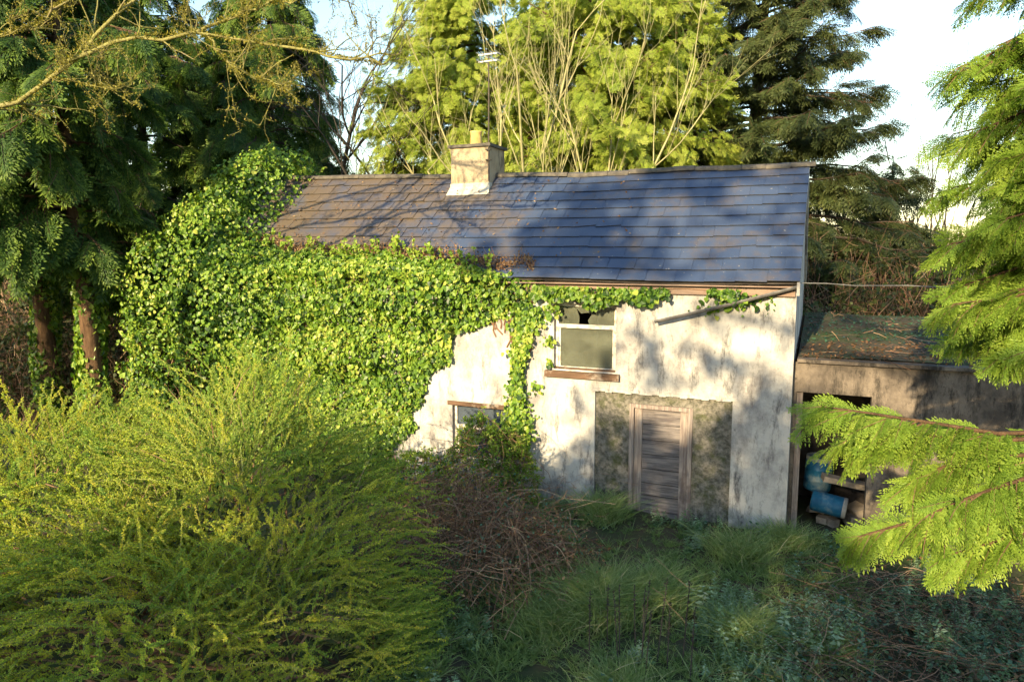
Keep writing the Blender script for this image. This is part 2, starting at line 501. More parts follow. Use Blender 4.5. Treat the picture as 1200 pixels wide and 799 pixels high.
def make_ground():
    u = np.linspace(-1, 1, 181)
    xs = np.sinh(u * 6.2) / np.sinh(6.2) * 900 - 3
    ys = np.sinh(u * 6.2) / np.sinh(6.2) * 900 - 3
    X, Y = np.meshgrid(xs, ys, indexing='ij')
    Z = gz(X, Y)
    a = Acc()
    idx = np.arange(181 * 181).reshape(181, 181)
    a.add(np.stack([X, Y, Z], -1), np.stack([idx[:-1, :-1], idx[1:, :-1], idx[1:, 1:], idx[:-1, 1:]], -1))
    o = a.build('ground', M['soil'], smooth=True)
    tag(o, kind='structure')
make_ground()

# ------------------------------------------------------------------ cottage
L = 12.75          # length, the front right corner stands at x = 0
DEP = 5.0
EAVE_Y, EAVE_Z = -0.20, 4.36
def ridge_z(x):
    return 6.57 + max(0.0, -x - 4.5) * 0.032 + 0.007 * math.sin(x * 1.7)
def eave_z(x):
    return EAVE_Z + 0.02 * math.sin(x * 1.3 + 1)

house = thing('cottage', 'derelict whitewashed two storey cottage with blue slate roof, half smothered in ivy', 'house', (-6, 0, 0))

def holed_wall(a, x0, x1, z0, z1, holes, yf, yb):
    """wall slab between yf (front) and yb with rectangular openings (x0,x1,z0,z1)"""
    xs = sorted({x0, x1, *[h[0] for h in holes], *[h[1] for h in holes]})
    zs = sorted({z0, z1, *[h[2] for h in holes], *[h[3] for h in holes]})
    def hole(xm, zm):
        return any(h[0] < xm < h[1] and h[2] < zm < h[3] for h in holes)
    for i in range(len(xs) - 1):
        for j in range(len(zs) - 1):
            if hole((xs[i] + xs[i + 1]) / 2, (zs[j] + zs[j + 1]) / 2):
                continue
            A, B, C, D = xs[i], xs[i + 1], zs[j], zs[j + 1]
            a.quads([[[A, yf, C], [B, yf, C], [B, yf, D], [A, yf, D]]])
            a.quads([[[B, yb, C], [A, yb, C], [A, yb, D], [B, yb, D]]])
    for A, B, C, D in holes:
        a.quads([[[A, yf, C], [A, yf, D], [A, yb, D], [A, yb, C]],
                 [[B, yf, D], [B, yf, C], [B, yb, C], [B, yb, D]],
                 [[A, yf, D], [B, yf, D], [B, yb, D], [A, yb, D]],
                 [[B, yf, C], [A, yf, C], [A, yb, C], [B, yb, C]]])

WIN = (-4.36, -3.12, 2.62, 3.90)
PAN = (-3.51, -0.97, -0.5, 2.25)
LWIN = (-6.62, -5.30, 0.55, 1.76)
UWIN = (-9.6, -8.4, 2.65, 3.85)
HW = EAVE_Z - 0.03
a = Acc()
holed_wall(a, -L, 0, -0.5, HW, [WIN, PAN, LWIN, UWIN], 0.0, 0.42)
# end caps and back wall
for (x, xi) in ((0, -0.42), (-L, -L + 0.42)):
    rz = ridge_z(x) - 0.1
    for xx in (x, xi):
        y0, y1 = (0.0, DEP)
        a.quads([[[xx, y0, -0.5], [xx, y1, -0.5], [xx, y1, HW], [xx, y0, HW]],
                 [[xx, y0, HW], [xx, DEP / 2, HW], [xx, DEP / 2, rz], [xx, y0, HW]],
                 [[xx, DEP / 2, HW], [xx, y1, HW], [xx, y1, HW], [xx, DEP / 2, rz]]])
a.quads([[[-L, DEP, -0.5], [0, DEP, -0.5], [0, DEP, HW], [-L, DEP, HW]],
         [[-L, DEP - 0.4, -0.5], [0, DEP - 0.4, -0.5], [0, DEP - 0.4, HW], [-L, DEP - 0.4, HW]]])
a.build('wall', M['wall'], house)
# a loft floor and a party wall keep the rooms dark
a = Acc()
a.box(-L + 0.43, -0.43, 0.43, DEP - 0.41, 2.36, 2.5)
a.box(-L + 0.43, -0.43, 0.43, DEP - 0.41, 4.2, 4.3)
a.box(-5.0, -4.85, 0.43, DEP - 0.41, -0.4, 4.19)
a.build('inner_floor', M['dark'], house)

# infill round the door: two slabs of rough concrete and a lintel strip, set back in the old opening
DX0, DX1, DH = -2.84, -1.66, 2.05
a = Acc(); a.box(PAN[0], DX0, 0.05, 0.35, -0.5, PAN[3]); a.build('infill_panel', M['panel'], house)
a = Acc(); a.box(DX1, PAN[1], 0.045, 0.35, -0.5, PAN[3]); a.build('infill_panel', M['panel'], house)
a = Acc(); a.box(DX0 + .002, DX1 - .002, 0.048, 0.35, DH, PAN[3] - .002); a.build('lintel', M['panel'], house)
# a loose plaster edge along the head of the old opening
a = Acc()
xs = np.linspace(PAN[0] - .05, PAN[1] + .1, 22)
for i in range(21):
    z = PAN[3] + 0.012 * math.sin(i * 2.3)
    a.box(xs[i], xs[i + 1] - .001, -0.018 - .01 * rng.random(), 0.04, z - .01, z + 0.05 + .012 * rng.random())
a.build('plaster_lip', M['wall'], house)

door = bpy.data.objects.new('door', None); COL.objects.link(door); door.parent = house
door.matrix_parent_inverse = Matrix.Translation((6, 0, 0))
a = Acc()
a.box(DX0 + .003, DX0 + .085, 0.02, 0.2, -0.45, DH - .003)
a.box(DX1 - .085, DX1 - .003, 0.02, 0.2, -0.45, DH - .003)
a.box(DX0 + .087, DX1 - .087, 0.018, 0.2, DH - .08, DH - .003)
a.build('door_frame', M['wood_stile'], door)
a = Acc(); a.box(DX0 + .09, DX0 + .235, 0.085, 0.14, -0.42, DH - .085); a.build('stile', M['wood_stile'], door)
a = Acc(); a.box(DX1 - .235, DX1 - .09, 0.083, 0.14, -0.42, DH - .085); a.build('stile', M['wood_stile'], door)
zb = [-0.42, 0.0, 0.10, 0.40, 0.54, 0.86, 1.13, 1.16, 1.42, 1.68, 1.96]
zb = [-0.42, -0.02, 0.28, 0.52, 0.80, 1.08, 1.36, 1.66, DH - .086]
for i in range(len(zb) - 1):
    a = Acc()
    t = 0.012 * rng.normal()
    a.box(DX0 + .237, DX1 - .237, 0.098 + 0.012 * rng.random(), 0.135, zb[i] + .008, zb[i + 1] - .008)
    a.build('plank', M['wood_grey'], door)
a = Acc(); a.box(DX0 + .237, DX1 - .237, 0.128, 0.15, -0.42, DH - .09); a.build('backing_board', M['bark_dark'], door)

def window(hole, parent, rail, panes):
    x0, x1, z0, z1 = hole
    o = bpy.data.objects.new('window', None); COL.objects.link(o); o.parent = parent
    o.matrix_parent_inverse = Matrix.Translation((6, 0, 0))
    y0, y1 = 0.10, 0.17
    fw = 0.062
    for bx in ((x0, x0 + fw, z0, z1), (x1 - fw, x1, z0, z1), (x0 + fw, x1 - fw, z1 - fw, z1), (x0 + fw, x1 - fw, z0, z0 + fw * .7)):
        a = Acc(); a.box(bx[0] + .001, bx[1] - .001, y0, y1, bx[2] + .001, bx[3] - .001); a.build('frame', M['paint'], o)
    a = Acc(); a.box(x0 + fw, x1 - fw, y0 - .012, y1, rail, rail + .075); a.build('rail', M['paint'], o)
    # inner sash edges
    for xs_ in (x0 + fw, x1 - fw - .035):
        a = Acc(); a.box(xs_, xs_ + .035, y0 + .02, y1 + .02, z0 + fw * .7, rail - .001); a.build('sash', M['paint'], o)
    a = Acc(); a.box(x0 + fw, x1 - fw, 0.142, 0.147, z0 + .04, rail); a.build('pane', panes[0], o)
    return o, (x0 + fw, x1 - fw, rail + .075, z1 - fw)

wn, up = window(WIN, house, 3.42, (M['glass'],))
# broken upper pane: shards round a jagged hole
ux0, ux1, uz0, uz1 = up
def shard(pts):
    P = np.array([[x, 0.142, z] for x, z in pts]); Q = P + [0, .005, 0]
    a = Acc()
    c = P.mean(0); c2 = Q.mean(0)
    n = len(P)
    for i in range(n):
        j = (i + 1) % n
        a.quads([[P[i], P[j], c, c], [Q[j], Q[i], c2, c2], [P[j], P[i], Q[i], Q[j]]])
    a.build('pane', M['glass'], wn)
hx, hz = (ux0 + .48, uz0 + .16)
shard([(ux0, uz0), (ux0 + .40, uz0), (hx - .07, hz - .02), (hx - .13, hz + .14), (ux0 + .26, uz1), (ux0, uz1)])
shard([(ux0 + .262, uz1), (hx - .128, hz + .142), (hx - .04, hz + .05), (hx + .10, hz + .07), (ux0 + .70, uz1)])
shard([(ux0 + .702, uz1), (hx + .102, hz + .07), (hx + .22, hz + .10), (hx + .10, uz0 + .08), (hx + .13, uz0), (ux1, uz0), (ux1, uz1)])
a = Acc()
a.box(WIN[0] - .16, WIN[1] + .09, -0.10, 0.10, WIN[2] - .15, WIN[2] - .03)
a.box(WIN[0] + .002, WIN[1] - .002, 0.002, 0.10, WIN[2] - .028, WIN[2] + .03)
a.build('sill', M['wood_brown'], wn)
lw, up = window(LWIN, house, 1.2, (M['glass_blue'],))
a = Acc(); a.box(up[0], up[1], 0.142, 0.147, up[2], up[3]); a.build('pane', M['glass_blue'], lw)
a = Acc(); a.box(LWIN[0] - .1, LWIN[1] + .1, -0.03, 0.098, LWIN[3] - .055, LWIN[3] + .03); a.build('lintel', M['wood_brown'], lw)
uw, up = window(UWIN, house, 3.4, (M['glass_blue'],))

# fascia and wall plate under the eave
a = Acc(); a.box(-L, -0.02, -0.075, -0.003, 4.13, 4.31); a.build('fascia', M['fascia'], house)
a = Acc(); a.box(-L, -0.02, -0.19, -0.078, 4.285, 4.305); a.build('soffit', M['fascia'], house)
# broken length of gutter hanging from the corner
def polytube(name, pts, r, mat, parent=None, sides=10, smooth=True):
    a = Acc(); a.tubes(np.array(pts, float), np.broadcast_to(r, (len(pts),)), sides)
    return a.build(name, mat, parent, smooth)
g0, g1 = np.array([-2.36, -0.19, 3.66]), np.array([0.02, -0.16, 4.33])
a = Acc()
dv = unit(g1 - g0); sv = np.array([0, 1, 0]) - dv * dv[1]; sv = unit(sv); uv = np.cross(sv, dv)
uv = -uv if uv[2] < 0 else uv
th = np.linspace(PI, 2 * PI, 9)
k = 14
rows = []
for i in range(k):
    c = g0 + (g1 - g0) * i / (k - 1) + uv * -0.018 * math.sin(i / (k - 1) * PI)
    rows.append([c + (sv * math.cos(q) + uv * math.sin(q)) * 0.058 for q in th] + [c + (sv * math.cos(q) + uv * math.sin(q)) * 0.049 for q in th[::-1]])
rows = np.array(rows); m_ = rows.shape[1]
idx = np.arange(k * m_).reshape(k, m_)
a.add(rows.reshape(-1, 3), np.stack([idx[:-1], np.roll(idx, -1, 1)[:-1], np.roll(idx, -1, 1)[1:], idx[1:]], -1))
a.build('fallen_gutter', M['metal'], house, True)

# roof: boarding, slates one by one, ridge tiles
roof = Acc()
nx = 26
xs = np.linspace(-L - .1, 0.04, nx)
for i in range(nx - 1):
    for e, (yy0, yy1) in enumerate(((EAVE_Y + .02, DEP / 2), (DEP + .2, DEP / 2))):
        roof.quads([[[xs[i], yy0, eave_z(xs[i]) - .03], [xs[i + 1], yy0, eave_z(xs[i + 1]) - .03], [xs[i + 1], yy1, ridge_z(xs[i + 1]) - .03], [xs[i], yy1, ridge_z(xs[i]) - .03]]])
roof_o = roof.build('roof', M['bark_dark'], house)
ROWS = 11
SLW = 0.52
protos = []
for v in range(6):
    a = Acc()
    wd, ln = SLW - .003, 0.47
    c = [0.0, 0.0, 0.0, 0.0]
    V = np.array([[-wd / 2, 0, 0], [wd / 2, 0, 0], [wd / 2, ln, 0], [-wd / 2, ln, 0], [-wd / 2, 0, .015], [wd / 2, 0, .015], [wd / 2, ln, .009], [-wd / 2, ln, .009]])
    V[[0, 4], 1] += 0.006 * rng.random(); V[[1, 5], 1] += 0.006 * rng.random()
    if v == 5:
        V[[1, 5], 1] += 0.05
    a.add(V, [[3, 2, 1, 0], [4, 5, 6, 7], [1, 2, 6, 5], [2, 3, 7, 6], [3, 0, 4, 7]])
    a.add(V, [[0, 1, 5, 4]], 0.5, 1)
    protos.append(a.mesh('slate', [M['slate'], M['slate_edge']]))
inv_roof = Matrix.Translation((6, 0, 0))
for r in range(ROWS):
    off = SLW / 2 if r % 2 else 0.0
    x = 0.05
    first = True
    while x > -L - 0.1:
        xc = x - SLW / 2 + (off if False else 0) - 0
        wscale = 1.0
        if first and r % 2:
            wscale = 0.5
        xc = x - SLW * wscale / 2
        p0 = np.array([xc, EAVE_Y, eave_z(xc)])
        p1 = np.array([xc, DEP / 2, ridge_z(xc)])
        sl = np.linalg.norm(p1 - p0)
        d = (p1 - p0) / sl
        n = np.array([0, -d[2], d[1]])
        st = (sl - 0.02) / ROWS
        o = p0 + d * (st * r - 0.012 + 0.004 * rng.normal()) + n * 0.026
        tilt = 0.017 / st + 0.004 * rng.normal()
        dd = unit(d - n * tilt * 1.0)
        nn = unit(np.cross([1, 0, 0], dd))
        roll = 0.006 * rng.normal()
        X = unit(np.array([1, 0, 0]) + nn * roll * 1.5 + dd * 0.006 * rng.normal())
        nn = np.cross(X, dd)
        mat = Matrix(((X[0] * wscale, dd[0], nn[0], o[0]), (X[1] * wscale, dd[1], nn[1], o[1]), (X[2] * wscale, dd[2], nn[2], o[2]), (0, 0, 0, 1)))
        me = protos[int(rng.integers(0, 5)) if rng.random() > .05 else 5]
        so = bpy.data.objects.new('slate', me)
        COL.objects.link(so)
        so.parent = roof_o
        so.matrix_parent_inverse = Matrix()
        so.matrix_basis = mat
        x -= SLW * wscale
        first = False
rt = Acc()
th = np.linspace(-0.25, PI + 0.25, 9)
ring = np.array([[0, math.cos(q) * 0.115, math.sin(q) * 0.085 - .01] for q in th])
V = np.concatenate([ring, ring + [0.458, 0, 0], ring * [1, .86, .84], ring * [1, .86, .84] + [0.458, 0, 0]])
F = []
for i in range(8):
    F += [[i, i + 1, 10 + i, 9 + i], [18 + i + 1, 18 + i, 27 + i, 28 + i], [i, 18 + i, 19 + i, i + 1], [9 + i, 10 + i, 28 + i, 27 + i]]
rt.add(V, F)
rme = rt.mesh('ridge_tile', M['ridge'])
x = -L - .1
while x < 0.0:
    so = bpy.data.objects.new('ridge_tile', rme)
    COL.objects.link(so)
    so.parent = roof_o
    sl = (ridge_z(x + .46) - ridge_z(x)) / .46
    so.location = (x, DEP / 2 + .006 * rng.normal(), ridge_z(x) + .01 + .008 * rng.normal())
    so.rotation_euler = (0.03 * rng.normal(), -sl + .012 * rng.normal(), 0.01 * rng.normal())
    x += 0.465
# verge board on the gable
a = Acc()
p0 = np.array([0.0, EAVE_Y - .02, eave_z(0) - .02]); p1 = np.array([0.0, DEP / 2, ridge_z(0) + .0])
for (q0, q1) in ((p0, p1), (np.array([0, DEP + .2, eave_z(0) - .02]), p1)):
    V = []
    for q in (q0, q1):
        for xx in (0.003, 0.05):
            V += [[xx, q[1], q[2] - .20], [xx, q[1], q[2] + .015]]
    a.add(V, [[0, 1, 3, 2], [4, 6, 7, 5], [0, 4, 5, 1], [2, 3, 7, 6], [1, 5, 7, 3], [0, 2, 6, 4]])
a.build('bargeboard', M['wall'], house)

# chimney
ch = Acc()
CX0, CX1, CY0, CY1 = -7.70, -6.72, 2.06, 2.92
ch.box(CX0, CX1, CY0, CY1, 5.6, 7.28)
ch_o = ch.build('chimney', M['chimney'], house)
a = Acc(); a.box(CX0 - .055, CX1 + .055, CY0 - .055, CY1 + .055, 7.28, 7.345); a.build('cap', M['ridge'], ch_o)
a = Acc(); a.box(CX0 - .012, CX1 + .012, CY0 - .02, CY0 + .2, 6.18, 6.47)
zf = eave_z(-7.2) + (CY0 - EAVE_Y) * (ridge_z(-7.2) - EAVE_Z) / (DEP / 2 - EAVE_Y)
a.quads([[[CX0 - .06, CY0 - .16, zf - .075], [CX1 + .06, CY0 - .16, zf - .075], [CX1 + .02, CY0 - .018, zf + .12], [CX0 - .02, CY0 - .018, zf + .12]]])
a.build('flashing', M['lead'], ch_o)
pp = []
for z, r in ((7.34, .16), (7.42, .15), (7.60, .13), (7.66, .14), (7.70, .15), (7.70, .11), (7.4, .10)):
    pp.append((z, r))
a = Acc()
th = np.arange(14) * 2 * PI / 14
V = np.array([[[-7.26 + r * math.cos(q), 2.5 + r * math.sin(q), z] for q in th] for z, r in pp])
idx = np.arange(len(pp) * 14).reshape(-1, 14)
a.add(V, np.stack([idx[:-1], np.roll(idx, -1, 1)[:-1], np.roll(idx, -1, 1)[1:], idx[1:]], -1))
a.build('chimney_pot', M['pot'], ch_o, True)

# aerial strapped to the chimney
ae = thing('television_aerial', 'thin dark aerial mast with small pale crossbars rising above the chimney', 'aerial', (-6.71, 2.03, 6.5))
polytube('mast', [(-6.71, 2.03, 6.5), (-6.712, 2.03, 7.5), (-6.70, 2.03, 8.5), (-6.71, 2.03, 9.32)], 0.018, M['mast'], ae, 6)
a = Acc()
for z in (9.27, 9.12):
    a.tubes([[(-6.95, 2.02, z), (-6.71, 2.02, z + .005), (-6.47, 2.02, z)]], np.array([.016] * 3), 6)
    for xx in (-6.93, -6.82, -6.6, -6.49):
        a.tubes([[(xx, 1.87, z + .02), (xx, 2.02, z + .02), (xx, 2.2, z + .02)]], np.array([.012] * 3), 5)
a.build('crossbar', M['aerial'], ae)
for z in (6.95, 7.18):
    a = Acc(); a.box(-6.78, -6.655, 2.0, 2.06, z, z + .03); a.build('bracket', M['mast'], ae)

# overhead cable from the corner
P = []
for i in range(16):
    t = i / 15
    P.append((0.05 + 6.2 * t, 0.02 + 2.6 * t, 4.36 + 0.10 * t - 0.28 * 4 * t * (1 - t) * .35 + .012 * math.sin(i * 2.1)))
o = polytube('overhead_cable', P, 0.0075, M['cable'], None, 6)
tag(o, 'pale overhead cable sagging away from the eave corner past the outbuilding', 'cable')

# ------------------------------------------------------------------ outbuilding
ob = thing('outbuilding', 'low stained lean-to outbuilding with dark open doorway beside the gable', 'shed', (2, 0.3, 0))
a = Acc()
OPN = (0.07, 1.25, -0.5, 2.45)
holed_wall(a, 0.005, 5.2, -0.5, 2.98, [OPN], 0.30, 0.62)
a.quads([[[5.2, .3, -.5], [5.2, 5, -.5], [5.2, 5, 3.3], [5.2, .3, 2.98]], [[0.005, 5, -.5], [5.2, 5, -.5], [5.2, 5, 3.4], [0.005, 5, 3.4]]])
a.build('wall', M['shedwall'], ob)
a = Acc(); a.box(0.055, 5.25, 0.22, 0.66, 2.982, 3.04); a.build('coping', M['shedwall'], ob)
a = Acc()
xs = np.linspace(0.06, 5.3, 22); ys = np.linspace(.5, 5.2, 20)
X, Y = np.meshgrid(xs, ys, indexing='ij')
Z = 3.0 + (Y - .5) * 0.085 + 0.04 * wob(np.stack([X, Y, 0 * X], -1), 1.5) + .06
idx = np.arange(22 * 20).reshape(22, 20)
a.add(np.stack([X, Y, Z], -1), np.stack([idx[:-1, :-1], idx[1:, :-1], idx[1:, 1:], idx[:-1, 1:]], -1))
a.build('roof', M['soil'], ob, True)
a = Acc(); a.box(OPN[0] + .004, OPN[0] + .10, .36, .46, -.4, 2.43); a.build('door_post', M['wood_stile'], ob)
a = Acc(); a.box(.02, 5.1, 2.3, 2.42, -.4, 3.05); a.build('shade_screen', M['bark_dark'], ob)  # dark screen added to stand in for deep shade behind the doorway
a = Acc()
n = 2400
px = rng.uniform(.1, 5.1, n); py = .35 + 4.8 * rng.random(n) ** 1.2
pz = 3.07 + np.maximum(py - .5, 0) * .085 + .04 * wob(np.stack([px, py, 0 * px], -1), 1.5) + .03 * rng.random(n)
P = np.stack([px, py, pz], -1)
green = (wob(P, 1.2) + (py - 2.5) * .5 > -.1)
a.leaves(P, rng.normal(size=(n, 3)) * [1, 1, .3], np.stack([rng.normal(0, .5, n), rng.normal(0, .5, n), np.ones(n)], -1), rng.uniform(.04, .09, n), rng.uniform(.03, .06, n), .55 * rng.random(n), 0)
a.m[-1][green] = 1
tw = 130
q = rng.uniform([.1, .6, 0], [5.1, 5, 0], (tw, 3)); q[:, 2] = 3.1 + (q[:, 1] - .5) * .085
dv = rng.normal(size=(tw, 3)) * [.35, .35, .06]
P = q[:, None] + dv[:, None] * np.linspace(0, 1, 4)[None, :, None] + rng.normal(0, .02, (tw, 4, 3))
a.ribbons(P, .006, rng.random(tw), 2)
a.build('roof_litter', [M['deadleaf'], M['ground_leaf'], M['twig']], ob, kind='stuff')

def drum(name, label, c, axis, r, h, grp):
    t = thing(name, label, 'drum', c, grp)
    prof = [(0, .02), (0, r * .92), (.03, r), (.30 * h, r), (.32 * h, r * 1.03), (.34 * h, r), (.64 * h, r), (.66 * h, r * 1.03), (.68 * h, r), (h - .03, r), (h, r * .93), (h, .02)]
    ax = unit(axis)
    e1 = unit(np.cross(ax, [0.3, 1, 0.2])); e2 = np.cross(ax, e1)
    th = np.arange(20) * 2 * PI / 20
    V = np.array([[np.array(c) + ax * z + (e1 * math.cos(q) + e2 * math.sin(q)) * rr for q in th] for z, rr in prof])
    idx = np.arange(len(prof) * 20).reshape(-1, 20)
    a = Acc(); a.add(V, np.stack([idx[:-1], np.roll(idx, -1, 1)[:-1], np.roll(idx, -1, 1)[1:], idx[1:]], -1))
    a.build('body', M['blue'], t, True)
    c2 = np.array(c) + ax * (h + .002)
    V = np.array([[c2 + ax * z + (e1 * math.cos(q) + e2 * math.sin(q)) * rr for q in th] for z, rr in ((-.05, r * 1.01), (0.015, r * 1.0), (.02, r * .85), (-.01, r * .82), (-.01, .01))])
    idx = np.arange(100).reshape(-1, 20)
    a = Acc(); a.add(V, np.stack([idx[:-1], np.roll(idx, -1, 1)[:-1], np.roll(idx, -1, 1)[1:], idx[1:]], -1))
    a.build('lid', M['pale'], t, True)
    return t
drum('blue_drum', 'upright blue plastic drum just inside the dark shed doorway', (.48, 1.25, 0.45), (0.05, 0, 1), .24, .62, 'blue drums in the shed')
drum('blue_drum', 'blue plastic drum lying on its side with pale lid in the shed doorway', (.40, .85, 0.36), (1, -.12, -.12), .19, .58, 'blue drums in the shed')
a = Acc(); R_ = Matrix.Rotation(.18, 3, 'Y') @ Matrix.Rotation(.2, 3, 'Z')
a.box(-.4, .45, -.12, .12, -.05, .05, R=np.array(R_), o=np.array([.95, .86, .76])); o = a.build('broken_slab', M['stone'])
tag(o, 'grey broken slab lying across the drums in the shed doorway', 'slab')
for i in range(9):
    a = Acc()
    c = np.array([rng.uniform(.45, 1.2), rng.uniform(.8, 1.3), 0]); c[2] = -.02 + .1 * rng.random() + .12 * (i < 4)
    Rm = np.array(Matrix.Rotation(rng.uniform(0, 3), 3, 'Z') @ Matrix.Rotation(rng.normal(0, .4), 3, 'X'))
    s_ = rng.uniform(.07, .15)
    V = np.array([[x, y, z] for z in (-.7, .7) for y in (-1, 1) for x in (-1.3, 1.3)]) * s_ * rng.uniform(.7, 1.1, (8, 3))
    a.add(V @ Rm.T + c, [[0, 2, 3, 1], [4, 5, 7, 6], [0, 1, 5, 4], [2, 6, 7, 3], [0, 4, 6, 2], [1, 3, 7, 5]])
    o = a.build('rubble_stone', M['stone'])
    tag(o, 'loose rubble stone lying on the dark floor of the shed doorway', 'stone', 'rubble in the shed doorway')

# ------------------------------------------------------------------ foliage generators
def spray_proto(nsec, nter, droop=0.18, wid=0.46, leaf=0.11, lw=0.030, seed=1, hang=0.12):
    """flat feathery conifer frond along +X, unit length"""
    r = np.random.default_rng(seed)
    a = Acc()
    P, D, Nn, LL, WW, RR = [], [], [], [], [], []
    def rach(s):
        return np.array([s, 0.02 * math.sin(s * 5), -droop * s * s])
    a.ribbons(np.array([[rach(s) for s in np.linspace(0, 1, 5)]]), np.array([[.012, .010, .008, .006, .003]]), 0.2, 1)
    for i in range(nsec):
        s = 0.06 + 0.92 * (i + .5) / nsec
        for sd in (-1, 1):
            s2 = s + r.uniform(-.02, .02)
            ln = wid * ((1 - s2) ** .65 * 0.95 + .12) * min(1, .45 + s2 * 2.2) * r.uniform(.6, 1.2)
            ang = math.radians(r.uniform(40, 56))
            d = np.array([math.cos(ang), sd * math.sin(ang), -hang * r.uniform(.3, 1.8)])
            b = rach(s2)
            m = max(1, int(round(nter * ln / wid)) )
            for j in range(m + 1):
                q = (j + .4) / (m + 1)
                c = b + d * ln * q + np.array([0.10 * ln * q * q, 0, -hang * 1.4 * ln * q * q])
                if j == m:
                    P.append(c); D.append(d + [0.2, 0, -hang]); LL.append(leaf * 1.25); WW.append(lw * 1.1); RR.append(r.uniform(.7, 1)); Nn.append([r.normal(0, .25), r.normal(0, .25), 1])
                    continue
                for s3 in (-1, 1):
                    ax = math.radians(r.uniform(28, 46)) * s3
                    dd = np.array([d[0] * math.cos(ax) - d[1] * math.sin(ax), d[0] * math.sin(ax) + d[1] * math.cos(ax), d[2] - hang * r.random()])
                    P.append(c); D.append(dd); LL.append(leaf * (1.15 - .5 * q) * r.uniform(.8, 1.2)); WW.append(lw)
                    RR.append(np.clip(.25 + .5 * q + r.normal(0, .15), 0, 1)); Nn.append([r.normal(0, .3), r.normal(0, .3), 1])
    P.append(rach(.97)); D.append(np.array([1, 0, -2 * droop])); LL.append(leaf * 1.4); WW.append(lw); RR.append(.9); Nn.append([0, 0, 1])
    a.leaves(np.array(P), np.array(D), np.array(Nn), np.array(LL), np.array(WW), np.array(RR), 0)
    return a.proto()

FR_NEAR = [spray_proto(15, 9, .22, .47, .082, .029, 10 + i, .22) for i in range(6)]
FR_MID = [spray_proto(12, 6, .25, .42, .11, .036, 20 + i, .28) for i in range(5)]
FR_FAR = [spray_proto(9, 5, .15, .52, .16, .052, 30 + i, .15) for i in range(5)]
FR_SPR = [spray_proto(9, 4, .20, .40, .15, .036, 40 + i, .30) for i in range(5)]

def curve_branch(o, az, L, up, droop, k=7, tip=0.0):
    t = np.linspace(0, 1, k)[:, None]
    out = np.array([math.cos(az), math.sin(az), 0])
    P = o + out * L * t + np.array([0, 0, 1.0]) * (up * L * t - droop * L * t ** 2 + tip * L * t ** 3)
    P[1:] += rng.normal(0, .02 * L, (k - 1, 3)) * t[1:]
    return P

def dress(acc, P, protos, n, size, tint, hang=0.4, t0=0.2, flat=0.7, face=0.35, loose=0.0):
    """sprays along a branch polyline"""
    k = len(P)
    t = t0 + (1 - t0) * rng.random(n) ** .8
    t[:2] = 1.0
    i = np.minimum((t * (k - 1)).astype(int), k - 2)
    f = t * (k - 1) - i
    O = P[i] * (1 - f)[:, None] + P[i + 1] * f[:, None]
    O = O + rng.normal(0, 1, O.shape) * loose
    T = unit(P[i + 1] - P[i])
    side = unit(np.cross(T, [0, 0, 1.0]))
    s = rng.choice([-1, 1], n) * rng.uniform(.2, 1.1, n) * (1 - .55 * t)
    s[:2] *= .3
    fwd = .9 - .35 * min(face, 1.2)
    X = T * fwd + side * s[:, None] + np.array([0, 0, -1.0]) * (hang * rng.uniform(.2, 1.5, n))[:, None] + rng.normal(0, .12, (n, 3))
    Nn = np.array([0, 0, 1.0]) * flat + unit(np.cross(side, T)) * .0 + rng.normal(0, .35, (n, 3)) + T * face
    sz = size * rng.uniform(.65, 1.2, n) * (1.1 - .25 * t)
    tn = np.clip(tint + rng.normal(0, .18, n) + .15 * (t - .6), 0, 1)
    w_ = rng.integers(0, len(protos), n)
    for v in range(len(protos)):
        q = w_ == v
        if q.any():
            acc.put(v, O[q], X[q], Nn[q], sz[q], tn[q])

